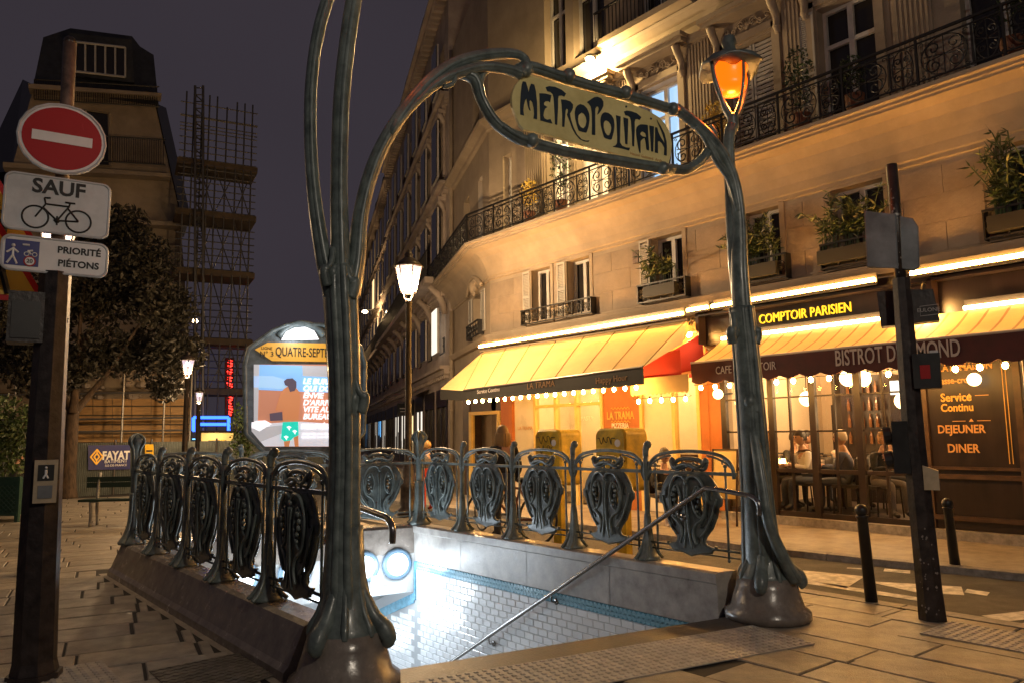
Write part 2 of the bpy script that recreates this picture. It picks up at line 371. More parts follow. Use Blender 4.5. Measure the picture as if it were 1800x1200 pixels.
def slab_mesh(lx,ly):
    k=(round(lx,3),round(ly,3))
    if k not in SLABM:
        g=.009; b=.007; mb=MB(); a,c=lx/2-g,ly/2-g
        V=[(-a,-c,-.03),(a,-c,-.03),(a,c,-.03),(-a,c,-.03),(-a,-c,-b),(a,-c,-b),(a,c,-b),(-a,c,-b),(-a+b,-c+b,0),(a-b,-c+b,0),(a-b,c-b,0),(-a+b,c-b,0)]
        mb.add(V,[(0,1,5,4),(1,2,6,5),(2,3,7,6),(3,0,4,7),(4,5,9,8),(5,6,10,9),(6,7,11,10),(7,4,8,11),(8,9,10,11)])
        me=bpy.data.meshes.new('paving_slab'); me.from_pydata(mb.v,[],mb.f); me.materials.append(M('slab')); SLABM[k]=me
    return SLABM[k]
slabs=[]
def lay(x0,x1,y0,y1,alongx,rw,ls,skew):
    q=y0 if alongx else x0; i=0
    while q<(y1 if alongx else x1):
        t=(x0 if alongx else y0)-random.random()*.6
        while t<(x1 if alongx else y1):
            l=random.choice(ls); cx,cy=(t+l/2,q+rw/2) if alongx else (q+rw/2,t+l/2); lx,ly=(l,rw) if alongx else (rw,l)
            sy=(5.571-cx)*SK if skew else 0
            if alongx and fy(1.9)-.32<cy+sy+rw/2 and cy+sy-rw/2<by(1.9)+.33:
                a_,b_=cx-lx/2,cx+lx/2
                if a_<1.93<b_ and 1.93-a_>.08: b_=1.925
                elif a_<5.95<b_ and b_-5.95>.08: a_=5.955
                cx,lx=(a_+b_)/2,round(b_-a_,2)
            if not alongx and cx+lx/2>6.74 and 6.74-(cx-lx/2)>.1: b_=6.738; a_=cx-lx/2; cx,lx=(a_+b_)/2,round(b_-a_,2)
            if cx+lx/2<6.745 and clear_of_opening(cx-lx/2,cx+lx/2,cy+sy-ly/2,cy+sy+ly/2) and inview((cx,cy+sy,0)): slabs.append((cx,cy+sy,round(lx*(1.0195 if skew else 1),3),round(ly*(.981 if skew else 1),3),skew))
            t+=l
        q+=rw
lay(5.95,6.74,3.25,4.75,False,.40,(.7,.85),False)
lay(-3,9,3.2,22.4,True,.45,(.6,.75,.9),True)
lay(3.1,6.74,-1.2,3.25,False,.46,(.7,.85,1.0),False)
def ok_slab(s):   # the joint between the two laying directions
    if s[4]: return not (s[0]>3.0 and s[1]<3.9) and not (s[0]>5.9 and s[1]<4.8)
    return True
slabs=[s for s in slabs if ok_slab(s)]
slabs.sort(key=lambda s:math.hypot(s[0],s[1]))
for i,(cx,cy,lx,ly,sk) in enumerate(slabs):
    tilt=-math.atan(SK) if sk else 0
    dz=random.uniform(-.003,.002)
    if i<300:
        o=bpy.data.objects.new('paving_slab',slab_mesh(lx,ly)); col.objects.link(o); o.location=(cx,cy,dz); o.rotation_euler=(random.uniform(-.003,.003),random.uniform(-.003,.003),tilt); o.parent=pav
    else:
        me=slab_mesh(lx,ly); c,s_=math.cos(tilt),math.sin(tilt)
        rest.add([(cx+v.co.x*c-v.co.y*s_,cy+v.co.x*s_+v.co.y*c,v.co.z+dz) for v in me.vertices],[tuple(p.vertices) for p in me.polygons])
# strip between tactile paving and the opening, plus filler round the entrance
ob=rest.build('paving_slab','slabfar',pav); tag(ob,kind='stuff')
fill=MB(); z=-.004
P=lambda x,y:(x,y,z)
fill.poly([(5.05,2.6,-.007),(6.735,2.6,-.007),(6.735,4.8,-.007),(5.6,4.8,-.007),(5.6,3.6,-.007),(5.05,3.7,-.007)]); fs_=MB(); fs_.prism([P(2.3,fy(2.3)-.29),P(5.5,fy(5.5)-.29),P(5.5,fy(5.5)+.03),P(2.3,fy(2.3)+.03)],(0,0,.006)); fs_.build('stair_edge','granite_wet_shaded',pav); fill.poly([P(1.55,fy(1.55)-.3),P(6.2,fy(6.2)-.3),P(5.9,fy(5.9)),P(1.8,fy(1.8))]); fill.poly([P(5.6,fy(5.6)),P(5.96,fy(5.96)),P(5.96,by(5.96)+.2),P(5.6,by(5.6))])
fill.poly([P(1.93,fy(1.93)),P(2.3,fy(2.3)),P(2.3,by(2.3)+.33),P(1.93,by(1.93)+.33)]); fill.poly([P(2.3,by(2.3)+.02),P(5.95,by(5.95)+.02),P(5.95,by(5.95)+.45),P(2.3,by(2.3)+.45)])
ob=fill.build('edge_paving','slabfar',pav)
# road strip on the far side, kerbs, far pavement
mb=MB(); n=14
for i in range(n):
    y0=-12+i*1.9; mb.box(6.745,6.90,y0+.004,y0+1.892,-.09,.004+.001*(i%2))
ob=mb.build('kerb','kerbstone'); tag(ob,kind='structure')
mb=MB()
def fkx(y): return 8.62+.115*(5.6-y) if y<5.6 else 8.62+.035*(y-5.6)
for i in range(26):
    y0=-10+i*1.15; y1=y0+1.14; a,b=fkx(y0),fkx(y1)
    mb.add([(a,y0,-.05),(a+.15,y0,-.05),(b+.15,y1,-.05),(b,y1,-.05),(a+.01,y0,.05),(a+.15,y0,.055),(b+.15,y1,.055),(b+.01,y1,.05)],[(4,5,6,7),(0,1,5,4),(1,2,6,5),(2,3,7,6),(3,0,4,7)])
ob=mb.build('far_kerb','kerbstone'); tag(ob,kind='structure')
mb=MB(); mb.poly([(fkx(-10)+.10,-10,.049),(11.3,-10,.049),(11.3,5.6,.049),(fkx(5.6)+.10,5.6,.049)]); mb.poly([(fkx(5.6)+.10,5.6,.049),(11.3,5.6,.049),(11.3,15.5,.049),(fkx(15.5)+.10,15.5,.049)]); mb.poly([(fkx(15.5)+.10,15.5,.049),(11.3,15.5,.049),F2(60,.049,-1),F2(60,.049,2.2)])
ob=mb.build('far_pavement','slabfar'); tag(ob,kind='structure')
# painted cycle marking on the road
mb=MB(); zz=-.019
for pts in ([(1397,1000),(1520,1012),(1487,1033),(1392,1013)],[(1520,1020),(1690,1030),(1695,1045),(1610,1040)],[(1555,998),(1600,1002),(1600,1007),(1553,1003)],[(1400,1016),(1610,1048),(1618,1056),(1400,1022)],[(1700,1034),(1740,1040),(1735,1046),(1695,1040)],[(1490,996),(1520,998),(1518,1000),(1488,998)]):
    mb.poly([onz(x,y,zz) for x,y in pts])
ob=mb.build('road_marking','road_white'); tag(ob,kind='structure')
mb=MB(); mb.poly([onz(x,y,-.019) for x,y in ((1725,1081),(1800,1073),(1860,1070),(1860,1082),(1760,1092))]); mb.poly([onz(x,y,-.019) for x,y in ((1780,1096),(1860,1087),(1860,1100),(1800,1103))])
ob=mb.build('road_line','road_white'); tag(ob,kind='structure')
# tactile plates
def tactile(name,label,c0,ux,uy,nx,ny,px):
    t=thing(name,label,'tactile paving',c0); c0=np.array(c0); ux=np.array(ux);uy=np.array(uy)
    m=MB(); m.prism([c0+(0,0,.001),c0+ux*nx*px+(0,0,.001),c0+ux*nx*px+uy*ny*px+(0,0,.001),c0+uy*ny*px+(0,0,.001)],(0,0,.007)); m.build('plate','tactile',t)
    m=MB()
    for i in range(nx):
        for j in range(ny):
            p=c0+ux*(i+.5)*px+uy*(j+.5)*px+np.array((0,0,.008)); a=ux*px*.27; b=uy*px*.27
            m.add([p-a-b,p+a-b,p+a+b,p-a+b,p-a*.6-b*.6+(0,0,.006),p+a*.6-b*.6+(0,0,.006),p+a*.6+b*.6+(0,0,.006),p-a*.6+b*.6+(0,0,.006)],[(0,1,5,4),(1,2,6,5),(2,3,7,6),(3,0,4,7),(4,5,6,7)])
    o=m.build('stud','tactile',t); tag(o,kind='stuff'); return t
FDv=np.array(FD); PV=np.array((FD[1],-FD[0],0.))
tactile('tactile_paving','pale studded tactile plate along the top of the metro stairs',(2.55,fy(2.55)-.27,0.),FDv,PV,47,10,.06)
tactile('tactile_paving','studded tactile patch at foot of the peeling traffic mast',(6.02,2.72,0.),(1,0,0),(0,-1,0),9,14,.06)
tactile('tactile_paving','studded tactile patch at foot of the no entry sign mast',(.62,6.02,0.),(1,0,0),(0,-1,0),10,12,.06)
# steel access plate
t=thing('access_plate','diamond patterned steel access plate beside the stairwell kerb','plate',(1.7,5.3,0)); m=MB()
q=[onz(x,y,.002) for x,y in ((262,1180),(425,1147),(482,1187),(330,1240))]; m.prism(q,(0,0,.008)); m.build('plate','plate_steel',t)
m=MB(); a,b,c_,d=[np.array(v) for v in q]
for i in range(22):
    for j in range(12):
        u_,v_=(i+.5)/22,(j+.5)/12; p=a*(1-u_)*(1-v_)+b*u_*(1-v_)+c_*u_*v_+d*(1-u_)*v_; k=1 if (i+j)%2 else -1
        m.obox(p+(0,0,.010),np.array((.012,.012*k,0)),np.array((-.003*k,.003,0)),(0,0,.002))
tag(m.build('tread','plate_steel',t),kind='stuff')
# ================================================================ STAIRWELL
st=MB()
prof=[(1.985,0),(1.99,.05),(2.02,.085),(2.085,.25),(2.11,.315),(2.15,.334),(2.325,.334),(IL,.31),(IL,-3.4),(2.1,-3.4)]
def extr(prof,ya,yb,mb,zo=0):
    n=len(prof); a=[(x,ya(x),z) for x,z in prof]; b=[(x,yb(x),z) for x,z in prof]
    mb.add(a+b,[(i,(i+1)%n,n+(i+1)%n,n+i) for i in range(n)]+[tuple(range(n-1,-1,-1)),tuple(range(n,2*n))])
def seg(prof,name,mat,k0,k1,nn,parent):
    for i in range(nn):
        a=k0+(k1-k0)*i/nn; b=k0+(k1-k0)*(i+1)/nn; mb=MB(); extr(prof,lambda x:row(x,a)-.004,lambda x:row(x,b)+.004,mb); mb.build(name,mat,parent,smooth=False)
stair=thing('stairwell','stone kerbed stairwell of the metro entrance with tiled walls','stairwell',(3.9,6.5,0))
seg(prof,'kerb_stone','granite',4.86,-.08,4,stair)
seg([(5.83,0),(5.79,.09),(5.70,.28),(5.66,.334),(5.475,.334),(IR-.012,.32),(IR-.012,.245),(IR,.235),(IR,-.12),(5.7,-.12)],'kerb_stone','granite_in',4.86,-.08,4,stair)
mb=MB(); B=lambda x,d,z:(x,by(x)+d,z)
mb.add([B(2.2,0,.30),B(5.47,0,.30),B(5.47,0,-.02),B(2.2,0,-.02),B(2.2,.03,.334),B(5.47,.03,.334),B(2.2,.28,.334),B(5.47,.28,.334),B(2.2,.42,0),B(5.47,.42,0)],[(0,3,2,1),(0,1,5,4),(4,5,7,6),(6,7,9,8)])
mb.build('back_kerb','granite',stair)
mb=MB(); mb.add([B(2.2,.006,-.02),B(5.47,.006,-.02),B(5.47,.006,-.52),B(2.2,.006,-.52),B(5.47,.35,-.52),B(2.2,.35,-.52),B(5.47,6,-2.75),B(2.2,6,-2.75)],[(0,3,2,1),(3,5,4,2),(5,7,6,4)]); mb.build('lintel','lintel_paint',stair)
# steps
mb=MB(); rise,go=.165,.285
for i in range(15):
    z1=-rise*(i+1); a=.02+go*i
    x0,x1=IL,IR
    V=[(x,fy(x)+d,z) for d in (a,a+go+.02) for x in (x0,x1) for z in (z1-rise-.05,z1)]
    o=MB(); o.add(V,[(0,2,3,1),(4,5,7,6),(1,3,7,5),(0,4,6,2),(0,1,5,4),(2,6,7,3)]); o.build('step','granite_in',stair)
mb.box(IL-.2,IR+.2,8.0,16,-3.0,-2.58); mb.build('landing','granite_in',stair)
# right wall backing, frieze, tiles
wl=MB(); wl.box(IR+.012,IR+.25,3.6,15.2,-3.4,-.125); wr=wl.build('tiled_wall','grout',stair)
wl=MB(); wl.box(IL-.25,IL-.001,4.2,15.2,-3.4,-.05); wl.build('tiled_wall','tile',stair)
mb=MB(); y1=by(IR); mb.box(IR-.003,IR+.012,fy(IR)+.1,y1-.035,-.225,-.128); mb.box(IR-.004,IR+.012,y1-.035,y1+.0,-.62,-.128)
s_=.39; mb.add([(IR-.003,y1,-.53),(IR-.003,y1+4,-.53-4*s_),(IR-.003,y1+4,-.66-4*s_),(IR-.003,y1,-.66),(IR+.012,y1,-.53),(IR+.012,y1+4,-.53-4*s_),(IR+.012,y1+4,-.66-4*s_),(IR+.012,y1,-.66)],[(0,1,2,3),(0,4,5,1),(3,2,6,7),(0,3,7,4)])
fr=mb.build('frieze','blue_tile',wr)
mb=MB(); k=0; y=fy(IR)+.25
while y<y1-.06:
    for dz in (-.02,.02): mb.obox((IR-.005,y,-.176+dz),(.003,0,0),(0,.017,.017),(0,-.017,.017))
    mb.obox((IR-.005,y+.028,-.176),(.0025,0,0),(0,.006,.006),(0,-.006,.006)); y+=.056
tag(mb.build('frieze_relief','blue_relief',wr),kind='stuff')
tw,th=.15,.075; tiles=[]
z=-.23; r_=0
while z>-2.9:
    y=4.0+(tw/2 if r_%2 else 0)
    while y<14:
        top=-.226 if y+tw<y1-.03 else -.67-(y+tw-y1)*s_
        if z<=top+.001 and not(y<y1<y+tw) :
            x_,y_=proj((IR,y,z)); tiles.append((y,z))
        y+=tw
    z-=th; r_+=1
def tile_seen(y,z):
    p=proj((IR,y+tw/2,z-th/2)); e=1192-(p[0]-640)*.1716; return p[1]<e+4 and 480<p[0]<1240
tme=MB(); g=.0025; tme.add([(0,g,-g),(0,tw-g,-g),(0,tw-g,-th+g),(0,g,-th+g),(-.006,g+.006,-g-.006),(-.006,tw-g-.006,-g-.006),(-.006,tw-g-.006,-th+g+.006),(-.006,g+.006,-th+g+.006)],[(0,1,5,4),(1,2,6,5),(2,3,7,6),(3,0,4,7),(7,6,5,4)])
me=bpy.data.meshes.new('tile'); me.from_pydata(tme.v,[],[f[::-1] for f in tme.f]); me.materials.append(M('tile'))
tiles.sort(key=lambda q:(not tile_seen(*q),math.hypot(IR,q[0]))); st_t=MB()
for i,(y,z) in enumerate(tiles):
    if i<300 and tile_seen(y,z):
        o=bpy.data.objects.new('tile',me); col.objects.link(o); o.parent=wr; o.location=Vector((IR+.012,y,z))-stair.location
    else: st_t.add([(IR+.012+v[0],y+v[1],z+v[2]) for v in tme.v],[f[::-1] for f in tme.f])
tag(st_t.build('tile','tile',wr),kind='stuff')
# lamps on the back wall
def bk(x,d,z): return np.array((x,by(x)-d,z))
BN=np.array((-SK,-1,0))/math.hypot(1,SK)
def disc(mb,c,n,r,d,k=24,rin=0):
    n=np.array(n)/np.linalg.norm(n); a=np.cross(n,(0,0,1)); b=np.cross(n,a); c=np.array(c)
    mb.tube([c,c+n*d],r,k)
for i,(px,lab) in enumerate(((697,'round bulkhead lamp in blue ring nearest the tiled wall corner'),(634,'round bulkhead lamp half hidden behind the near pillar'),(512,'round bulkhead lamp just left of the near pillar, under the shields'),(425,'round bulkhead lamp farthest from the tiled wall corner'))):
    p=bk(5.215-(697-px)*.0069,0,-.143); t=thing('bulkhead_lamp',lab,'lamp',p,'bulkhead lamps on the lintel')
    m=MB(); m.tube([p,p+BN*.03,p+BN*.05],[.20,.20,.17],28); m.build('ring','lamp_ring',t,True)
    m=MB(); m.tube([p+BN*.045,p+BN*.075,p+BN*.10],[.145,.13,.07],28); m.build('diffuser','cool_lamp',t,True)
    light('bulb',p+BN*.28,13,(.80,.91,1),.12,t)
p=bk(4.94,0,-.33); t=thing('speaker_box','small square white loudspeaker box under the round lamps','loudspeaker',p); m=MB(); m.obox(p+BN*.04,np.array((.07,-.07*SK,0)),BN*.04,(0,0,.07)); m.build('case','white_paint',t); m=MB(); m.tube([p+BN*.08,p+BN*.086],.045,16); m.build('grille','sign_grey',t)
for i,(xa,xb,dz,lab) in enumerate(((4.1,5.3,-.47,'bright fluorescent tube fixed under the lintel by the wall corner'),(2.6,3.8,-.47,'bright fluorescent tube fixed under the lintel at stair middle'))):
    a=bk(xa,.06,dz);b=bk(xb,.06,dz); t=thing('fluorescent_tube',lab,'lamp',a,'tubes under the lintel'); m=MB(); m.tube([a,b],.019,10); m.build('tube','cool_tube',t,True); m=MB(); m.obox((a+b)/2+(0,0,.04),(b-a)/2,BN*.03,(0,0,.018)); m.build('batten','white_paint',t)
    light('glow',(a+b)/2+np.array((0,-.12,-.15)),14,(.80,.91,1),.15,t)
for k in range(2):
    p=np.array((3.9,by(3.9)+1.3+1.6*k,-1.02-.62*k)); t=thing('passage_lamp','fluorescent batten on the sloping passage ceiling, '+('upper one' if k==0 else 'lower one'),'lamp',p); m=MB(); m.obox(p,(.6,0,0),(0,.04,-.015),(0,.0,.02)); m.build('tube','cool_tube',t); light('glow',p+(0,-.1,-.3),26,(.82,.92,1),.2,t)
# handrails
def handrail(label,x,sgn,dy):
    t=thing('handrail',label,'handrail',(x,row(x,5)+.2+dy,0),'stair handrails'); Y=lambda y:y+(5.571-x)*SK*(1 if sgn<0 else 1)+dy-((5.571-5.38)*SK)
    m=MB(); pts=[(x,Y(3.60),.84),(x,Y(3.60),.93),(x,Y(3.66),.985),(x,Y(3.76),1.0),(x,Y(4.08),1.03),(x,Y(4.16),1.0)]+[(x,Y(4.16+a),1.0-.581*a) for a in np.linspace(.3,4.6,8)]
    m.tube(smoothed(pts,4),.021,10); m.build('rail','chrome',t,True)
    for a in (.25,1.93,3.0,4.1):
        y=Y(4.16+a); z=1.0-.581*a; m=MB(); w=IR if sgn<0 else IL
        m.tube(smoothed([(x,y,z),(x,y,z-.07),(x-sgn*.03,y,z-.09),(w,y,z-.09)],4),.008,6); m.tube([(w,y,z-.09),(w+sgn*.012,y,z-.09)],.032,12); m.build('bracket','chrome',t,True)
    return t
handrail('slim dark steel handrail running down the tiled stair wall',5.38,-1,0)
handrail('steel handrail with hooked end showing behind the near pillar',2.47,1,.10)
# ================================================================ BALUSTRADES
def shield_pts():
    L=[(0,1.262),(.10,1.262),(.14,1.235),(.185,1.262),(.20,1.225),(.165,1.165),(.185,1.13),(.235,1.09),(.285,1.02),(.31,.95),(.335,.925),(.325,.88),(.295,.86),(.275,.78),(.225,.68),(.16,.61),(.135,.56),(.16,.515),(.225,.50),(.215,.475),(.12,.462),(.05,.445),(0,.43)]
    return L+[(-x,z) for x,z in L[::-1][1:-1]]
def inside(p,P):
    x,z=p; c=False; n=len(P)
    for i in range(n):
        (x0,z0),(x1,z1)=P[i],P[i-1]
        if (z0>z)!=(z1>z) and x<(x1-x0)*(z-z0)/(z1-z0)+x0: c=not c
    return c
HOLES=[[(.115,1.01),(.085,.92),(.10,.82),(.15,.78),(.175,.86),(.155,.97)],[(.215,1.03),(.225,.93),(.255,.90),(.27,.98)],[(.20,.82),(.165,.73),(.115,.665),(.16,.67),(.215,.76)],[(.03,.66),(.022,.56),(.05,.505),(.07,.56),(.055,.64)],[(.085,.60),(.085,.52),(.115,.52),(.115,.58)]]
HOLES+=[[(-x,z) for x,z in h] for h in HOLES]
def cartouche(cx):
    m=MB(); sp=[q for q in shield_pts() if q[1]<1.14]; L_=[q for q in sp if q[0]>=0]; L_=[(0,1.10),(.07,1.125)]+sorted(L_,key=lambda q:-q[1]); L_=[(max(x,0),z) for x,z in L_]; sp=L_+[(-x,z) for x,z in L_[::-1] if x>0]
    def dome(x,z): return .016+.030*max(0,1-(x/.30)**2)*max(0,1-((z-.84)/.36)**2)
    c=.0125; idx={}; V=[];fs=[]
    def vid(i,k,sd):
        if (i,k,sd) not in idx:
            x,z=i*c,.42+k*c; idx[(i,k,sd)]=len(V); V.append((cx+x,sd*dome(x,z),z))
        return idx[(i,k,sd)]
    for i in range(-28,28):
        for k in range(0,58):
            p=((i+.5)*c,.42+(k+.5)*c)
            if inside(p,sp) and not any(inside(p,h) for h in HOLES):
                fs.append((vid(i,k,1),vid(i,k+1,1),vid(i+1,k+1,1),vid(i+1,k,1))); fs.append((vid(i,k,-1),vid(i+1,k,-1),vid(i+1,k+1,-1),vid(i,k+1,-1)))
    m.add(V,fs)
    m.tube([(cx+x,0,z) for x,z in sp],.018,6,closed=True)
    for h in HOLES:
        q=smoothed(h+[h[0]],3)[:-1] if False else h
        m.tube([(cx+x,0,z) for x,z in h],[dome(h[0][0],h[0][1])*.62+.004]*len(h),6,closed=True)
    # pierced crown
    cr=[(-.20,1.225),(-.188,1.262),(-.15,1.235),(-.10,1.258),(0,1.268),(.10,1.258),(.15,1.235),(.188,1.262),(.20,1.225)]
    m.tube(smoothed([(cx+x,0,z) for x,z in cr],3),.019,7); m.tube(smoothed([(cx+x,0,z) for x,z in ((-.20,1.225),(-.17,1.175),(-.09,1.175),(0,1.205),(.09,1.175),(.17,1.175),(.20,1.225))],4),.016,7)
    for sx in (1,-1): m.ball((cx+sx*.165,0,1.215),.03,8,sy=.7)
    for sx in (1,-1): m.tube(smoothed([(cx+sx*.05,0,1.24),(cx+sx*.06,0,1.2),(cx+sx*.03,0,1.13)],3),.012,6)
    # curled feet
    for sx in (1,-1): m.tube(smoothed([(cx+sx*.10,0,.47),(cx+sx*.18,0,.48),(cx+sx*.25,0,.50),(cx+sx*.262,0,.525)],4),[.016,.014,.012,.018],6)
    return m
def relief(cx):
    m=MB()
    for sd in (1,-1):
        yy=lambda d:sd*d
        for s in (1,-1):
            m.tube(smoothed([(cx,yy(.05),1.07),(cx+s*.05,yy(.055),1.115),(cx+s*.13,yy(.046),1.10),(cx+s*.19,yy(.04),1.0),(cx+s*.205,yy(.038),.88),(cx+s*.17,yy(.042),.76),(cx+s*.09,yy(.048),.70),(cx+s*.06,yy(.05),.62),(cx+s*.085,yy(.046),.53)],4),.012,6)
            m.tube(smoothed([(cx+s*.10,yy(.048),1.03),(cx+s*.065,yy(.054),.92),(cx+s*.09,yy(.05),.80),(cx+s*.15,yy(.044),.76),(cx+s*.185,yy(.04),.86),(cx+s*.165,yy(.042),.98),(cx+s*.11,yy(.048),1.035)],4),.009,6)
            for k in range(5): m.ball((cx+s*(.105+.02*math.sin(k*1.3)+.02),yy(.052),.99-.045*k),.021-.0015*k,8,sy=.8)
            m.tube(smoothed([(cx+s*.02,yy(.055),1.03),(cx+s*.012,yy(.06),.85),(cx+s*.02,yy(.056),.62),(cx+s*.045,yy(.05),.49)],4),.0085,6)
            m.tube(smoothed([(cx+s*.195,yy(.02),1.25),(cx+s*.13,yy(.035),1.19),(cx+s*.05,yy(.04),1.215),(cx,yy(.045),1.22)],4),.014,6)
            m.tube(smoothed([(cx+s*.30,yy(.025),.93),(cx+s*.27,yy(.032),.83),(cx+s*.2,yy(.036),.68),(cx+s*.13,yy(.04),.60)],4),.010,6)
        m.ball((cx,yy(.055),1.06),.02,8)
    return m
PM={}
def mesh_of(mb,name,mat,smooth=True):
    o=mb.build(name,mat,None,smooth); me=o.data; bpy.data.objects.remove(o); return me
def module_meshes(L):
    D={}; c=L/2
    D['cartouche']=[mesh_of(cartouche(c),'cartouche','patina_dark')]; D['relief']=[mesh_of(relief(c),'relief','patina')]
    m=MB(); m.tube(smoothed([(.03,0,1.10),(.04,0,1.19),(.10,0,1.265),(.22,0,1.31),(c,0,1.333),(L-.22,0,1.31),(L-.10,0,1.265),(L-.04,0,1.19),(L-.03,0,1.10)],5),.0165,8)
    m.tube(smoothed([(.05,.0,1.19),(.12,0,1.24),(.22,0,1.278),(.30,0,1.292)],4),.010,6); m.tube(smoothed([(L-.05,.0,1.19),(L-.12,0,1.24),(L-.22,0,1.278),(L-.30,0,1.292)],4),.010,6)
    D['arch_rail']=[mesh_of(m,'arch_rail','patina')]
    m=MB(); m.box(.0,L,-.012,.012,1.126,1.156); D['top_rail']=[mesh_of(m,'top_rail','patina',False)]
    m=MB(); m.tube([(0,0,.499),(L,0,.499)],.011,6); m.tube([(0,0,.447),(L,0,.447)],.008,6); D['lower_rail']=[mesh_of(m,'lower_rail','patina_dark')]
    D['rod']=[]
    for x in (c-.385*L,c+.385*L):
        m=MB(); m.tube([(x,0,1.2),(x,0,.43)],.0105,8); m.ball((x,0,.42),.017,8); m.ball((x,0,1.205),.018,8); s=1 if x<c else -1
        m.tube(smoothed([(x,0,1.2),(x-s*.02,0,1.235),(x+s*.005,0,1.262),(x+s*.03,0,1.245),(x+s*.025,0,1.22)],4),.007,6); D['rod'].append(mesh_of(m,'rod','patina'))
    return D
def post_mesh(corner=False):
    m=MB()
    if not corner:
        m.lathe([(.115,.333),(.118,.350),(.095,.375),(.070,.42),(.046,.50),(.032,.62),(.028,.80),(.027,1.08),(.034,1.14),(.03,1.20),(.026,1.30)],n=14,sx=.85)
        m.tube(smoothed([(0,0,1.28),(0,.002,1.34),(.006,.012,1.375),(.012,.03,1.39)],5),[.027]*5+[.03]*5+[.036]*5+[.03],10); m.ball((.012,.02,1.39),.038,10)
        for s in (1,-1):
            for d in (1,-1):
                m.tube(smoothed([(s*.01,d*.012,.75),(s*.022,d*.03,.52),(s*.05,d*.075,.40),(s*.06,d*.125,.345)],5),.016,6)
                m.tube(smoothed([(s*.02,0,1.06),(s*.05,0,1.12),(s*.045,0,1.19),(s*.02,0,1.23)],4),.013,6)
    else:
        m.lathe([(.15,.333),(.155,.355),(.12,.39),(.085,.46),(.06,.58),(.047,.75),(.043,1.05),(.055,1.14),(.045,1.22),(.043,1.36),(.06,1.42),(.085,1.48),(.06,1.52),(.035,1.55),(.0,1.57)],n=14)
        for k in range(4):
            a=k*math.pi/2+.78; cx,cy=math.cos(a),math.sin(a); m.tube(smoothed([(cx*.04,cy*.04,.9),(cx*.05,cy*.05,.6),(cx*.10,cy*.10,.43),(cx*.16,cy*.16,.35)],5),.022,6); m.tube(smoothed([(cx*.04,cy*.04,1.2),(cx*.05,cy*.05,1.38),(cx*.10,cy*.10,1.47),(cx*.07,cy*.07,1.53),(0,0,1.56)],5),.016,6)
        m.ball((0,-.06,1.47),.022,8)
    return mesh_of(m,'post','patina')
PMESH,CMESH=post_mesh(),post_mesh(True)
def add(me,name,parent,loc=(0,0,0),rz=0):
    o=bpy.data.objects.new(name,me); col.objects.link(o); o.parent=parent; o.location=loc; o.rotation_euler=(0,0,rz); return o
def balustrade(label,p0,p1,nm,firstcorner,lastcorner,skiplast,skipfirst=False):
    p0,p1=np.array(p0),np.array(p1); d=p1-p0; Ltot=np.linalg.norm(d); L=Ltot/nm; a=math.atan2(d[1],d[0])
    t=thing('balustrade',label,'balustrade',(p0[0],p0[1],0)); t.rotation_euler=(0,0,a); D=module_meshes(L)
    for i in range(nm):
        for k in ('arch_rail','top_rail','lower_rail'): add(D[k][0],k,t,(i*L,0,0))
        c=add(D['cartouche'][0],'cartouche',t,(i*L,0,0)); add(D['relief'][0],'relief',c)
        for r_ in D['rod']: add(r_,'rod',t,(i*L,0,0))
    for i in range(nm+1):
        if (i==nm and skiplast) or (i==0 and skipfirst): continue
        c=(i==0 and firstcorner) or (i==nm and lastcorner); add(CMESH if c else PMESH,'corner_post' if c else 'post',t,(i*L,0,0),random.uniform(-.1,.1))
    return t
q=lambda x,k:(x,row(x,k),0)
balustrade('green cast iron balustrade in front of the yellow awning',q(XR,0),q(XR,5.0),5,True,False,True)
balustrade('green cast iron balustrade nearest the no entry sign',q(XL,0),q(XL,5.0),5,True,False,True)
balustrade('green cast iron balustrade under the lit map board',q(XR,0),q(XL,0),3,False,False,True,True)
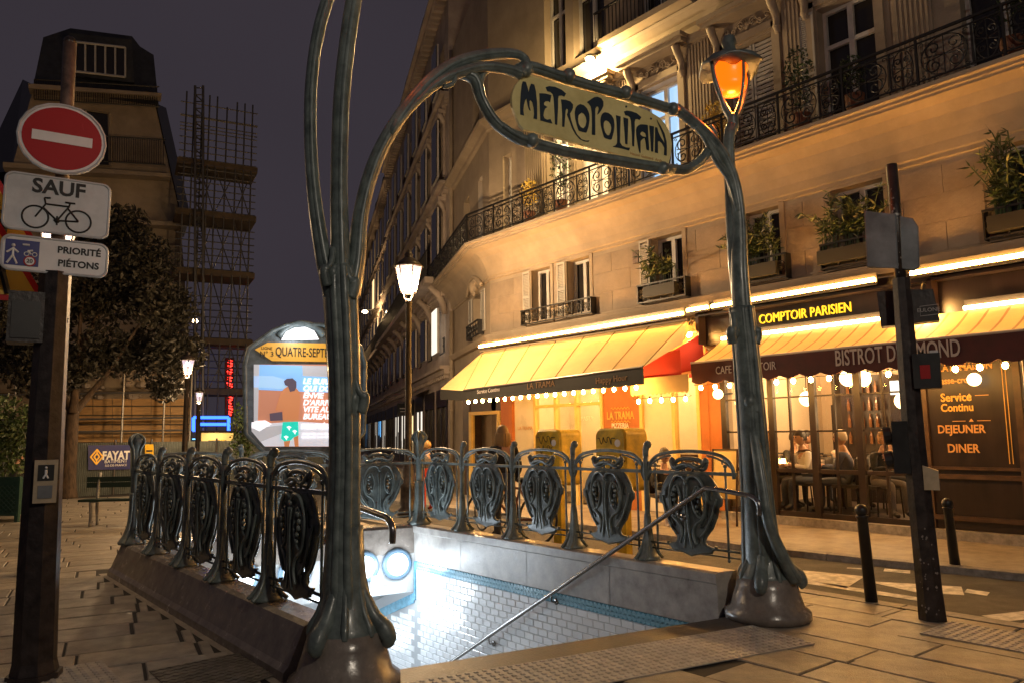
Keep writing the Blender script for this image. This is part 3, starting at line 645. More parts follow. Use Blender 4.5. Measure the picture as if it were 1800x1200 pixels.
# ================================================================ ENTRANCE PILLARS
def pillar(label,trunk,rad,stems,horn,foot):
    b=FP(*foot); t=thing('entrance_pillar',label,'pillar',(b[0],b[1],0))
    m=MB(); tp=[FP(*p) for p in trunk]; sp=smoothed(tp,6); rr=lerp_r(rad,tp,6); m.tube(sp,rr,14)
    m.build('shaft','patina',t,True)
    m=MB()
    for s in (-1,0,1):
        off=FD*s*.55; m.tube([p+off*r*1.0+FN*(r*(.62 if s else .93)) for p,r in zip(sp,rr)],[r*.26 for r in rr],8)
        m.tube([p+off*r*1.2-FN*(r*.6) for p,r in zip(sp,rr)],[r*.25 for r in rr],8)
    m.build('rib','patina',t,True)
    for pts,ra,nm in stems:
        P_=smoothed([FP(x,y,o) for x,y,o in pts],6); m=MB(); r2=list(np.interp(np.linspace(0,1,len(P_)),np.linspace(0,1,len(ra)),ra)); m.tube(P_,r2,10)
        m.tube([p+FN*r*.7+np.array((0,0,0)) for p,r in zip(P_,r2)],[r*.45 for r in r2],6); m.build(nm,'patina',t,True)
    m=MB()
    for (x,y,sz,sx) in horn:
        c=FP(x,y,.05); m.ball(c,sz,10,sz=1.3); m.tube(smoothed([c+(0,0,.16),c+FD*sx*.02+FN*.03+np.array((0,0,.05)),c+FD*sx*.06+FN*.03,c+FD*sx*.04+FN*.02-np.array((0,0,.09))],5),[sz*.5]*8+[sz*.8]*8,8)
    m.build('horn','patina',t,True)
    # claw foot
    m=MB(); c=np.array((b[0],b[1],.33)); 
    for k in range(8):
        a=2*math.pi*k/8+.3; d=np.array((math.cos(a),math.sin(a),0)); m.tube(smoothed([c+d*.085+(0,0,.62),c+d*.105+(0,0,.32),c+d*.15+(0,0,.13),c+d*.20+(0,0,.035),c+d*.215-(0,0,.02)],5),[.016,.02,.024,.026,.02],7)
    for s_ in (1,-1):
        d=FD*s_*.8+FN*.6; m.tube(smoothed([c+d*.08+(0,0,.30),c+d*.17+(0,0,.10),c+d*.25+(0,0,.01),c+d*.275-(0,0,.05),c+d*.25-(0,0,.08)],5),[.03,.045,.055,.05,.03],9)
    m.lathe([(.215,-.045),(.225,-.01),(.205,.03),(.165,.11),(.135,.22),(.112,.40),(.098,.62)],c,18); m.build('claw_foot','patina',t,True)
    m=MB(); m.lathe([(.34,0),(.34,.06),(.29,.10),(.245,.25),(.225,.325),(.20,.336)],(b[0],b[1],0),18); m.build('plinth','granite',t,True)
    return t
stemL=[([(585,520,0),(568,450,0),(553,350,0),(546,250,.0),(547,150,0),(560,55,0),(585,-25,0),(610,-70,.0)],[.06,.05,.042,.04,.04,.042,.045],'stem'),
 ([(600,500,.02),(598,440,.02),(596,320,.02),(600,180,.02),(610,80,.02),(622,0,.02),(630,-30,.02)],[.06,.062,.055,.055,.055,.055,.06],'stem'),
 ([(614,520,0),(626,460,0),(633,385,0),(650,312,0),(676,250,0),(716,188,0),(760,140,0),(800,113,0),(850,98,0),(900,95,0),(921,103,0),(925,118,.03),(916,131,.04)],[.07,.06,.05,.05,.05,.05,.048,.045,.04,.034,.036,.03],'arch_arm'),
 ([(690,232,.03),(730,182,.03),(775,143,.03),(815,126,.03),(855,118,.03),(890,122,.03),(915,131,.02)],[.02,.03,.036,.04,.04,.04,.045],'arch_arm'),
 ([(795,128,.0),(832,138,0),(846,175,0),(866,210,0),(890,232,0),(915,243,0)],[.03,.05,.044,.043,.043,.046],'sign_bracket'),
 ([(872,116,0),(850,130,0),(842,160,0),(850,190,0)],[.026,.026,.024,.02],'sign_bracket'),
 ([(803,122,.03),(800,138,.05),(796,147,.05),(788,152,.05),(780,152,.05)],[.018,.016,.016,.016,.018],'hook'),
 ([(697,215,.03),(693,226,.05),(688,236,.05)],[.026,.028,.014],'hook')]
pillar('near green pillar with three rising stems beside the map board',[(607,1165),(604,1080),(603,960),(606,820),(606,700),(603,600),(599,520),(597,470)],[.17,.135,.105,.096,.098,.104,.108,.09],stemL,[(622,700,.045,1),(604,500,.055,1),(585,480,.04,-1)],(607,1120))
stemR=[([(1312,640,0),(1304,540,0),(1300,470,0),(1299,390,0),(1290,325,0),(1272,278,0),(1245,240,0),(1215,212,0),(1187,190,0)],[.09,.085,.075,.062,.058,.055,.054,.05,.045],'arch_arm'),
 ([(1302,560,-.06),(1290,450,-.06),(1284,330,-.06),(1281,250,-.06),(1287,222,-.06)],[.06,.055,.052,.05,.055],'stem'),
 ([(1297,372,.03),(1284,320,.03),(1262,285,.03),(1250,262,.03),(1238,240,.03),(1222,222,.03)],[.02,.03,.034,.032,.03,.02],'arch_arm'),
 ([(1180,297,0),(1205,299,0),(1228,286,0),(1247,262,0),(1254,238,0),(1246,222,0)],[.042,.042,.042,.04,.036,.03],'sign_bracket'),
 ([(1268,280,0),(1256,262,.02),(1243,246,0)],[.03,.035,.03],'sign_bracket'),
 ([(1325,760,.06),(1338,840,.16),(1352,920,.22),(1380,985,.24),(1398,1018,.24)],[.04,.045,.045,.05,.06],'buttress')]
pillar('far green pillar with root-like foot in front of the bistro',[(1346,1018),(1336,930),(1330,850),(1322,740),(1312,620),(1304,540)],[.17,.13,.115,.108,.10,.095],stemR,[(1318,705,.05,1),(1290,585,.05,-1),(1318,585,.05,1)],(1346,1012))
# the sign
sg=thing('metro_sign','yellow enamel sign reading METROPOLITAIN between the pillars','sign',FP(1045,300))
A=lambda x,y:(895+x/8.57,120+y/8.57); Bc=lambda x,y:(1035+x/8.57,160+y/8.57)
outl=[A(*p) for p in ((330,112),(240,128),(160,178),(90,268),(50,380),(40,470),(55,590),(90,690),(160,850),(230,930))]+[Bc(*p) for p in ((-700,640),(0,835),(600,1000),(1150,1125),(1205,1090),(1240,950),(1252,800),(1225,640),(1150,500),(1060,400),(930,320),(770,250),(560,170),(200,70))]
pts=[FP(x,y,.0) for x,y in outl]; m=MB(); m.prism(pts[::-1],-FN*.03); m.build('board','enamel_yellow',sg)
glyphs=[('A',[(165,700),(165,560),(175,370),(190,250),(205,200),(250,212),(275,290),(292,370),(308,290),(330,238),(378,252),(400,350),(418,520),(420,700),(418,775),(365,760),(375,690),(368,600),(350,520),(322,485),(305,500),(305,580),(322,645),(300,630),(278,560),(268,500),(262,460),(240,490),(220,560),(212,640),(222,718)]),
('A',[(455,383),(540,385),(635,410),(615,520),(590,500),(550,500),(522,530),(525,560),(575,590),(540,615),(520,670),(515,720),(530,760),(570,780),(620,770),(650,838),(560,815),(470,790),(462,600)]),
('A',[(548,290),(600,275),(690,285),(790,330),(855,388),(830,432),(790,415),(745,420),(735,470),(735,600),(722,858),(690,850),(685,700),(670,450),(655,395),(620,360),(575,352)]),
('A',[(780,475),(850,480),(920,505),(960,550),(960,600),(945,640),(915,690),(930,780),(970,900),(1020,1000),(1090,1075),(1150,1095),(1210,1090),(1195,1112),(1130,1105),(1060,1070),(1000,1000),(950,910),(910,800),(870,700),(885,660),(885,625),(865,612),(850,640),(845,700),(830,888),(798,882),(800,700),(790,560)]),
('A',[(1070,545),(1120,560),(1170,610),(1205,690),(1210,780),(1195,880),(1165,975),(1110,965),(1045,945),(1020,860),(995,760),(988,670),(1000,600),(1030,560)],[(1090,672),(1125,690),(1155,740),(1165,800),(1150,870),(1115,912),(1075,890),(1045,840),(1035,770),(1045,710)]),
('B',[(-30,172),(30,130),(80,98),(130,92),(185,115),(218,165),(218,230),(190,290),(150,345),(125,362),(140,310),(150,270),(140,240),(118,238),(98,270),(95,340),(95,670),(45,660),(48,500),(45,330),(30,240),(0,195)]),
('B',[(240,325),(290,335),(340,370),(375,430),(385,520),(375,620),(340,742),(290,730),(230,708),(205,620),(180,520),(175,440),(185,380),(205,340)],[(265,448),(300,465),(330,510),(340,560),(330,620),(305,672),(275,672),(245,630),(222,560),(222,490),(240,455)]),
('B',[(410,372),(478,390),(470,640),(468,780),(500,830),(560,855),(620,860),(605,900),(500,870),(360,842),(400,825),(425,790),(428,700),(420,500)]),
('B',[(520,402),(592,422),(588,600),(580,808),(550,800),(540,650)]),
('B',[(528,312),(570,300),(640,310),(720,340),(790,400),(765,440),(730,425),(700,430),(688,480),(690,600),(682,840),(655,830),(650,680),(635,450),(620,400),(590,378),(550,370)]),
('B',[(885,518),(890,600),(908,905),(870,892),(868,712),(830,715),(790,740),(770,780),(768,830),(780,955),(760,930),(735,800),(715,680),(710,590),(725,535),(770,508),(830,508)],[(770,630),(810,612),(850,640),(862,680),(860,700),(810,690),(778,665)]),
('B',[(912,525),(980,540),(975,700),(968,918),(940,910),(930,750)]),
('B',[(1000,548),(1030,555),(1040,610),(1075,690),(1120,760),(1140,800),(1130,720),(1090,600),(1045,500),(1022,432),(1080,530),(1140,650),(1168,760),(1175,850),(1172,980),(1132,968),(1138,860),(1100,790),(1060,755),(1038,770),(1040,860),(1040,942),(995,930),(998,750)]),
('B',[(548,228),(572,224),(576,250),(552,256)]),('B',[(925,404),(950,412),(945,436),(922,428)])]
for gdef in glyphs:
    cv=A if gdef[0]=='A' else Bc; o=[FP(*cv(*p),.003) for p in gdef[1]]; m=MB()
    if len(gdef)>2: m.ring(o,[FP(*cv(*p),.003) for p in gdef[2]],FN*.003)
    else: m.prism(o[::-1],FN*.003)
    m.build('letter','enamel_green',sg)
up=(0,0,1); c=FP(*Bc(870,1000),.004); dd=FP(*Bc(1000,1040))-FP(*Bc(700,965)); text('Hector Guimard  Arch.',.034,'gold_dull',sg,c,dd,up,ext=.001)
tt=smoothed([FP(x,y) for x,y in ((905,128),(930,118),(1000,140),(1100,168),(1165,188),(1190,196))],4); m=MB(); m.tube(tt,.045,10); m.tube([p+FN*.035 for p in tt],.022,8); m.build('frame_tube','patina',sg,True)
tb=smoothed([FP(x,y) for x,y in ((880,224),(905,241),(930,250),(1000,268),(1100,286),(1182,299))],4); m=MB(); m.tube(tb,.045,10); m.tube([p+FN*.035 for p in tb],.022,8); m.build('frame_tube','patina',sg,True)
for x,y in ((925,122),(1183,192),(935,247),(1165,296),(1000,133),(1100,163)): m=MB(); m.ball(FP(x,y,.03),.055,10); m.build('knuckle','patina',sg,True)
# tulip lamps
def tulip(label,base,power):
    t=thing('tulip_lamp',label,'lamp',base,'orange tulip lamps'); b=np.array(base)
    m=MB(); m.lathe([(.035,0),(.05,.04),(.045,.10),(.055,.14),(.04,.16)],b,12)
    for s in (1,-1):
        m.tube(smoothed([b+(0,0,.10),b+FD*s*.09+np.array((0,0,.22)),b+FD*s*.18+np.array((0,0,.42)),b+FD*s*.215+np.array((0,0,.60))],5),[.03]*6+[.022]*6+[.018]*5,8)
        m.tube(smoothed([b+(0,0,.10),b+FN*s*.09+np.array((0,0,.22)),b+FN*s*.15+np.array((0,0,.42)),b+FN*s*.16+np.array((0,0,.60))],5),[.02]*6+[.014]*11,6)
    m.build('bracket','patina',t,True)
    n=20; m=MB(); prof=[(.03,.335),(.09,.345),(.135,.39),(.145,.44),(.135,.50),(.155,.575)]; V=[];fs=[]
    for i,(r,z) in enumerate(prof):
        for k in range(n):
            a=2*math.pi*k/n; rr=r*(1+.07*math.cos(4*a)*(i/5)); V.append(b+np.array((rr*math.cos(a),rr*math.sin(a),z+(.03*math.cos(4*a) if i==5 else 0))))
    for i in range(len(prof)-1): fs+=[(i*n+k,i*n+(k+1)%n,(i+1)*n+(k+1)%n,(i+1)*n+k) for k in range(n)]
    m.add(V,fs+[tuple(range(n-1,-1,-1))]); m.build('tulip_shade','orange_glass',t,True)
    m=MB(); m.ball(b+(0,0,.50),.04,10); m.build('bulb','orange_core',t,True)
    m=MB(); V=[]; prof=[(.275,.585),(.285,.60),(.21,.66),(.12,.70),(.07,.73),(.05,.78),(.065,.83),(.05,.88),(.0,.90)]
    for i,(r,z) in enumerate(prof):
        for k in range(n): a=2*math.pi*k/n; rr=r*(1+(.10 if i<3 else 0)*math.cos(4*a)); V.append(b+np.array((rr*math.cos(a),rr*math.sin(a),z-(.03*math.cos(4*a) if i<2 else 0))))
    fs=[(i*n+k,i*n+(k+1)%n,(i+1)*n+(k+1)%n,(i+1)*n+k) for i in range(len(prof)-1) for k in range(n)]+[tuple(range(n-1,-1,-1))]
    m.add(V,fs); m.build('cap','patina_dark',t,True)
    light('glow',b+np.array((.0,0,.25)),power,(1,.17,.02),.05,t)
tulip('glowing orange tulip lamp on the far green pillar',FP(1289,228,-.06)-np.array((0,0,.02)),26)
tulip('orange tulip lamp on top of the near green pillar',FP(630,-10,.02)+np.array((0,0,-.02)),26)
# ================================================================ CORNER BUILDING
O1,U1,N1=np.array((11.1,0,0.)),np.array((0,1.,0)),np.array((-1.,0,0))
O2=np.array(C2); U2=D2; NN2=N2
Yx=lambda px,py=480:float(onx(px,py,11.1)[1])
bd=thing('corner_building','cream stone corner building above the pizzeria and bistro','building',(11.1,8,0))
eW=[(12.39,13.03),(11.17,11.86),(8.75,9.49),(6.76,7.45),(5.06,5.88),(2.75,3.60),(.7,1.5)]
uW=[(2.9,3.85),(5.02,5.92),(6.72,7.62),(8.70,9.62),(10.55,11.5),(11.75,12.45),(13.72,14.05)]
holes=[(-5,8.06,.20,2.96),(8.30,14.42,.06,2.96)]+[(a,b,4.0,5.16) for a,b in eW]+[(a,b,6.08,8.16) for a,b in uW]+[(a,b,9.6,11.6) for a,b in uW[:-1]]
m=MB(); wall_holes(m,O1,U1,N1,14.6,0,13.6,holes,.30,-6); w1=m.build('wall','limestone',bd)
h2=[(.85,2.0,4.05,5.1),(.75,1.25,6.1,8.1),(2.4,3.2,6.1,8.1),(.9,1.9,9.6,11.6)]
m=MB(); wall_holes(m,O2,U2,NN2,4.9,0,13.6,h2,.3); w2=m.build('wall','limestone',bd)
m=MB(); m.box(11.45,11.5,-6,14.5,3.8,13.5); m.build('core_wall','curtain_dark',bd)
# ashlar blocks of the entresol
z=3.92; r_=0
while z<5.12:
    zt=min(z+.40,5.17); y=-1.0-(.5 if r_%2 else 0)
    while y<14.5:
        y2=min(y+1.05,14.58); segs=[(max(y,-1.),y2)]
        for a,b in eW:
            a-=.10;b+=.10; new=[]
            for s0,s1 in segs:
                if b<=s0 or a>=s1: new.append((s0,s1))
                else:
                    if s0<a: new.append((s0,a))
                    if s1>b: new.append((b,s1))
            segs=new
        for s0,s1 in segs:
            if s1-s0>.08:
                q=MB(); fbox(q,O1,U1,N1,s0+.004,s1-.004,z+.004,zt-.004,-.01,.011); q.build('stone_block','ashlar',w1)
        y+=1.05
    z+=.40; r_+=1
for i,(a,b) in enumerate(eW):
    f=MB()
    for q in ((a-.09,a,3.97,5.2),(b,b+.09,3.97,5.2),(a,b,5.16,5.22)): fbox(f,O1,U1,N1,*q,-.02,.025)
    fbox(f,O1,U1,N1,a-.12,b+.12,3.90,3.985,-.02,.07); f.build('window_surround','limestone',bd)
    window(bd,O1,U1,N1,a,b,4.0,5.16)
for i,(a,b) in enumerate(uW):
    lit={3:'lit_blue',4:'lit_warm',5:'lit_warm',6:'lit_warm'}.get(i,'win_dark')
    wd=window(bd,O1,U1,N1,a,b,6.08,8.16,lit,bars=1 if b-a>.4 else 0,trans=7.55)
    if i==2:
        for s in (0,1):
            q=MB(); m0=(a+b)/2; x0,x1=(a+.02,m0-.01) if s else (m0+.01,b-.02)
            for k in range(26): fbox(q,O1,U1,N1,x0,x1,6.12+k*.078,6.12+k*.078+.05,-.13,-.10)
            for q0,q1 in ((x0,x0+.04),(x1-.04,x1)): fbox(q,O1,U1,N1,q0,q1,6.1,8.14,-.14,-.09)
            q.build('closed_shutter','shutter',wd)
for i,(a,b) in enumerate(uW[:-1]): window(bd,O1,U1,N1,a,b,9.6,11.6,trans=11.0)
for i,(a,b,c,d) in enumerate(h2): window(bd,O2,U2,NN2,a,b,c,d,('win_dark','lit_white','win_dark','win_dark')[i])
# open louvred shutters
def shutter(org,u,n,a,b,c,d,parent,off=.02):
    q=MB()
    for x0,x1 in ((a,a+.035),(b-.035,b)): fbox(q,org,u,n,x0,x1,c,d,off,off+.035)
    for z0 in (c,(c+d)/2-.02,d-.04): fbox(q,org,u,n,a+.035,b-.035,z0,z0+.04,off,off+.035)
    k=c+.05
    while k<d-.06: fbox(q,org,u,n,a+.035,b-.035,k,k+.02,off+.004,off+.028); k+=.035
    return q.build('shutter','shutter',parent)
for a,b in (eW[0],eW[1],eW[2]): shutter(O1,U1,N1,b+.03,b+.28,4.0,5.16,bd)
for a,b in ((.45,.83),(2.02,2.4)): shutter(O2,U2,NN2,a,b,4.05,5.1,bd)
shutter(O1,U1,N1,5.95,6.22,6.1,8.14,bd,.03)
# cove cornice and balcony slab following the corner
COV=[(0,5.20),(.035,5.215),(.035,5.27),(.06,5.29),(.09,5.42),(.15,5.56),(.25,5.72),(.38,5.84),(.52,5.90),(.56,5.90),(.56,5.935),(.60,5.945),(.60,5.985),(.66,6.0),(.66,6.06),(0,6.075)]
def path(o,z,s_end=7.0,y0=-6.): return [(11.1-o,y0,z),F2(-.2127*o,z,o),F2(s_end,z,o)]
def sweep(prof,mat,name,parent,s_end=4.9,smooth=False):
    m=MB(); n=len(prof); V=[p for k in range(3) for p in [path(o,z,s_end)[k] for o,z in prof]]
    m.add(V,[(k*n+i,k*n+(i+1),(k+1)*n+i+1,(k+1)*n+i) for k in range(2) for i in range(n-1)]+[tuple(range(n-1,-1,-1)),tuple(2*n+i for i in range(n))]); return m.build(name,mat,parent,smooth)
sweep(COV,'limestone','cove_cornice',bd)
sweep([(0,8.95),(.08,8.98),(.10,9.06),(.25,9.14),(.28,9.2),(0,9.22)],'limestone','string_course',bd)
sweep([(0,3.70),(.10,3.72),(.14,3.80),(.16,3.86),(0,3.9)],'limestone','string_course',bd)
# balcony railing: scroll panels
def spiral(m,c,u,r0,turn,sg,ph,rad=.011,n=18):
    P_=[]
    for i in range(n+1):
        t=i/n; a=ph+sg*turn*t; r=r0*(1-.82*t); P_.append(np.array(c)+np.array(u)*r*math.cos(a)+np.array((0,0,1))*r*math.sin(a))
    m.tube(P_,rad,5)
def rail_panel(L,h):
    m=MB(); u=np.array((1.,0,0)); b=.05
    m.box(0,L,-.018,.018,h-.035,h); m.box(0,L,-.01,.01,h-.11,h-.09); m.box(0,L,-.01,.01,b,b+.02)
    m.box(0,.03,-.015,.015,0,h); m.box(L*.66,L*.66+.022,-.012,.012,b,h-.1)
    zc=(b+h-.1)/2; hh=(h-.1-b)/2
    for cx,w in ((L*.345,L*.30),(L*.835,L*.145)):
        m.tube([(cx+w*math.cos(a)*.92,0,zc+hh*.95*math.sin(a)) for a in np.linspace(0,2*math.pi,21)[:-1]],.008,5,closed=True)
        m.tube([(cx,0,b+.02),(cx,0,h-.1)],.007,5)
        for sx in (1,-1):
            for sz in (1,-1):
                spiral(m,(cx+sx*w*.42,0,zc+sz*hh*.42),u*sx,min(w,hh)*.40,8.,sz,-sz*1.2)
                m.tube(smoothed([(cx,0,zc),(cx+sx*w*.3,0,zc+sz*hh*.06),(cx+sx*w*.8,0,zc+sz*hh*.15)],3),.008,5)
                spiral(m,(cx+sx*w*.86,0,zc+sz*hh*.80),u*sx,.035,6.,sz,0,.006,12)
        m.ball((cx,0,zc),.022,6)
    return mesh_of(m,'railing_panel','iron',False)
RH=.70; rl=thing('balcony_railing','long black wrought iron balcony railing with scrolls round the corner','railing',(10.5,8,6.075))
pth=path(.60,6.075,6.6,-1.0); PANEL={}
for (p,q_) in ((pth[1],pth[0]),(pth[1],pth[2])):
    p,q_=np.array(p),np.array(q_); L=np.linalg.norm(q_-p); n=max(1,round(L/1.02)); l=L/n; a=math.atan2(q_[1]-p[1],q_[0]-p[0]); k=round(l,3)
    if k not in PANEL: PANEL[k]=rail_panel(l,RH)
    for i in range(n):
        o=bpy.data.objects.new('railing_panel',PANEL[k]); col.objects.link(o); o.parent=rl; o.location=Vector(p+(q_-p)*i/n)-rl.location; o.rotation_euler=(0,0,a)
def small_rail(org,u,n,a,b,z,h,label,mat='iron',out=.16):
    t=thing('window_railing',label,'railing',org+u*(a+b)/2+np.array((0,0,z)),'small iron window railings'); m=MB()
    fbox(m,org,u,n,a,b,z+h-.03,z+h,out-.02,out+.02); fbox(m,org,u,n,a,b,z,z+.025,out-.012,out+.012)
    for x in (a,b-.02): fbox(m,org,u,n,x,x+.02,z,z+h,.0,out)
    k=max(2,round((b-a)/.3)); 
    for i in range(k+1): x=a+(b-a-.02)*i/k; fbox(m,org,u,n,x,x+.018,z,z+h,out-.01,out+.01)
    m.build('frame','iron',t); m=MB()
    for i in range(k):
        x0=a+(b-a)*(i+.5)/k; c=org+u*x0+n*out+np.array((0,0,z+h/2)); r=min(h,(b-a)/k)*.30
        for sx in (1,-1): spiral(m,c+u*sx*r*.5,u*sx,r,8,1,0,.007,14); spiral(m,c+u*sx*r*.5,u*sx,r,8,-1,0,.007,14)
    m.build('scrollwork','iron',t); return t
small_rail(O1,U1,N1,11.0,13.25,3.92,.34,'low scrolled railing under the paired windows over the yellow awning')
small_rail(O1,U1,N1,8.6,9.75,3.92,.36,'low scrolled railing under window behind bamboo, over awning end')
small_rail(O1,U1,N1,6.6,7.6,3.92,.40,'low scrolled railing at window behind the far green pillar')
small_rail(O1,U1,N1,4.9,6.02,3.92,.40,'low scrolled railing under planted window left of the peeling mast')
small_rail(O1,U1,N1,2.6,3.75,3.92,.40,'low scrolled railing at window nearest the frame edge')
small_rail(O2,U2,NN2,.7,2.15,3.98,.38,'low scrolled railing below the carved corner window')
# upper balcony on brackets
ub=thing('upper_balcony','dark second floor balcony above the carved pediment','balcony',(10.8,9.2,9.2)); m=MB(); fbox(m,O1,U1,N1,8.1,10.4,9.24,9.36,0,.5); m.build('slab','limestone',ub)
m=MB(); fbox(m,O1,U1,N1,8.1,10.4,9.95,9.99,.45,.49)
for i in range(24): x=8.12+i*.098; fbox(m,O1,U1,N1,x,x+.014,9.36,9.95,.46,.475)
m.build('railing','iron',ub)
# pilasters, pediments, brackets on the noble floor
for a,b in ((12.5,13.2),(9.85,10.25),(7.9,8.45),(4.2,4.75),(6.15,6.5)):
    m=MB(); fbox(m,O1,U1,N1,a,b,6.08,8.75,.0,.05); k=a+.04
    while k<b-.05: fbox(m,O1,U1,N1,k,k+.035,6.25,8.55,.05,.075); k+=.07
    fbox(m,O1,U1,N1,a-.03,b+.03,8.6,8.75,.05,.12); m.build('pilaster','limestone',bd)
for (a,b) in (uW[1],uW[2],uW[3],uW[4]):
    m=MB()
    for q in ((a-.16,a-.02,6.08,8.3),(b+.02,b+.16,6.08,8.3),(a-.16,b+.16,8.2,8.34)): fbox(m,O1,U1,N1,*q,.0,.06)
    fbox(m,O1,U1,N1,a-.32,b+.32,8.62,8.70,0,.30); fbox(m,O1,U1,N1,a-.36,b+.36,8.70,8.78,0,.36); m.build('pediment','limestone',bd)
    for x in (a-.24,b+.06):
        m=MB(); P_=[O1+U1*(x+.09)+N1*o+np.array((0,0,z)) for o,z in ((.05,8.05),(.09,8.15),(.08,8.28),(.13,8.4),(.20,8.5),(.24,8.6))]; m.tube(smoothed(P_,4),[.05,.06,.07,.08],10); m.ball(P_[1],.07,8); m.build('scroll_bracket','limestone',bd,True)
    m=MB(); zc=8.46; 
    for sx in (1,-1):
        c=O1+U1*((a+b)/2)+N1*.04
        for k,(dx,r) in enumerate(((.12,.09),(.27,.075),(.40,.055))): spiral(m,c+U1*sx*dx+np.array((0,0,zc+.02*(-1)**k)),U1*sx,r,7,(-1)**k,0,.016,14)
        m.tube(smoothed([c+np.array((0,0,zc-.07)),c+U1*sx*.15+np.array((0,0,zc+.05)),c+U1*sx*.3+np.array((0,0,zc-.05)),c+U1*sx*.46+np.array((0,0,zc))],4),.014,6)
    for k in range(5): m.tube([c+np.array((0,0,zc-.08)),c+U1*(k-2)*.04+np.array((0,0,zc+.10-abs(k-2)*.015))],[.02,.012],6)
    m.build('carved_relief','limestone',bd,True)
m=MB(); p=np.array(F2(1.42,5.3,.08)); m.ball(p,.16,10,sz=1.3)
for k in range(9): a=k*.7; m.ball(p+D2*.17*math.cos(a)+np.array((0,0,.19*math.sin(a)))+N2*.02,.06,7)
m.tube(smoothed([F2(.5,5.2,.1),F2(.9,5.42,.13),F2(1.42,5.55,.16),F2(1.95,5.42,.13),F2(2.35,5.2,.1)],5),.05,8); m.build('carved_keystone','limestone',bd,True)
m=MB(); m.tube([F2(4.75,z,.09) for z in (.1,3,5.2)],.06,10)
for z in (1,2.2,3.4,4.6): m.tube([F2(4.75,z,.09),F2(4.75,z+.06,.09)],.075,10)
m.build('drainpipe','limestone',bd,True)
m=MB(); m.tube([F2(4.75,z,.08) for z in (6.1,9,13.5)],.055,10); m.build('drainpipe','limestone',bd,True)
m=MB(); fbox(m,O1,U1,N1,9.78,9.92,4.75,5.0,.0,.07); m.build('vent_box','mast_brown',bd)
# flood lamp on arm
p=onx(1037,103,10.6); t=thing('flood_lamp','glaring wall lamp on an iron arm above the metro sign','lamp',(11.1,p[1],p[2]))
m=MB(); m.tube(smoothed([(11.1,p[1]+.02,p[2]+.12),(10.9,p[1],p[2]+.16),(10.65,p[1],p[2]+.08)],4),.015,6); m.build('arm','iron',t,True)
m=MB(); m.lathe([(.02,.09),(.10,.05),(.13,.0)],p,16); m.build('shade','steel_dark',t,True); m=MB(); m.ball(p-np.array((0,0,.01)),.085,12,sz=.6); m.build('bulb','lamp_core',t,True); light('glow',p-np.array((.05,0,.16)),420,(1,.66,.26),.08,t)
# ================================================================ SHOP FASCIA, TUBES, AWNINGS
def led(label,a,b,z,out,mat='led',r=.036):
    t=thing('light_tube',label,'light',(11.1-out,(a+b)/2,z),'glowing light tubes on the shop fascias'); m=MB(); fbox(m,O1,U1,N1,a,b,z-.065,z-.028,out-.05,out+.02); fbox(m,O1,U1,N1,a,b,z-.028,z+.11,out-.065,out-.05); m.build('shield_channel','steel_dark',t)  # upright back plate added to keep the tube's light off the wall
    m=MB(); m.tube([(11.1-out,a+.01,z),(11.1-out,b-.01,z)],r,8); m.build('tube',mat,t,True); return t
fas=thing('fascia','black timber shop fascia with lit lettering over the bistro','fascia',(11.0,5,3)); m=MB(); fbox(m,O1,U1,N1,-3,8.30,2.98,3.66,.0,.10); m.build('board','wood_dark',fas)
m=MB(); fbox(m,O1,U1,N1,-3,8.30,3.48,3.515,.10,.30); m.build('canopy_strip','wood_dark',fas)
for y in (8.28,4.42,1.2):
    m=MB(); fbox(m,O1,U1,N1,y-.03,y+.03,3.0,3.66,.10,.30); m.build('bracket','wood_brown',fas)
text('COMPTOIR PARISIEN',.215,'sign_yellow_lit',fas,(11.1-.115,float(onx(1411,550,10.98)[1]),3.30),(0,-1,0),up,ext=.012,sx=.78,bold=.0)
led('upper glowing tube over the COMPTOIR PARISIEN lettering',5.10,7.9,3.60,.38); led('lower glowing tube under the COMPTOIR PARISIEN lettering',5.15,7.85,3.06,.22,'led_white',.028)
led('upper glowing tube right of the peeling mast',1.2,4.62,3.60,.38); led('lower glowing tube at the frame edge',.8,4.05,3.06,.22,'led_white',.026)
led('short glowing tube between the two awnings',7.98,8.42,3.60,.38)
led('long glowing tube above the cream pizzeria awning',8.50,14.52,3.56,.40)
fz=thing('fascia','plain cream fascia under the long glowing tube of the pizzeria','fascia',(11.0,11.4,3)); m=MB(); fbox(m,O1,U1,N1,8.32,14.58,2.98,3.52,.0,.06); m.build('board','shop_cream',fz); m=MB(); fbox(m,O1,U1,N1,8.45,14.58,3.44,3.475,.06,.34); m.build('canopy_strip','limestone',fz)
for i,(y,lab) in enumerate(((8.32,'enamel gooseneck lamp between the two awnings'),(4.46,'enamel gooseneck lamp beside the peeling mast'))):
    t=thing('gooseneck_lamp',lab,'lamp',(11.0,y,3.3),'gooseneck fascia lamps'); p=np.array((10.62,y,3.20)); m=MB(); m.tube(smoothed([(11.0,y,3.34),(10.9,y,3.44),(10.72,y,3.44),(10.63,y,3.32)],5),.014,8); m.build('arm','iron',t,True)
    m=MB(); m.lathe([(.02,.12),(.05,.09),(.12,.03),(.14,.0),(.135,-.005)],p,18); m.build('shade','shop_cream',t,True); m=MB(); m.ball(p-np.array((0,0,.03)),.055,10); m.build('bulb','bulb',t,True); light('glow',p-np.array((0,0,.14)),22,(1,.62,.25),.05,t)
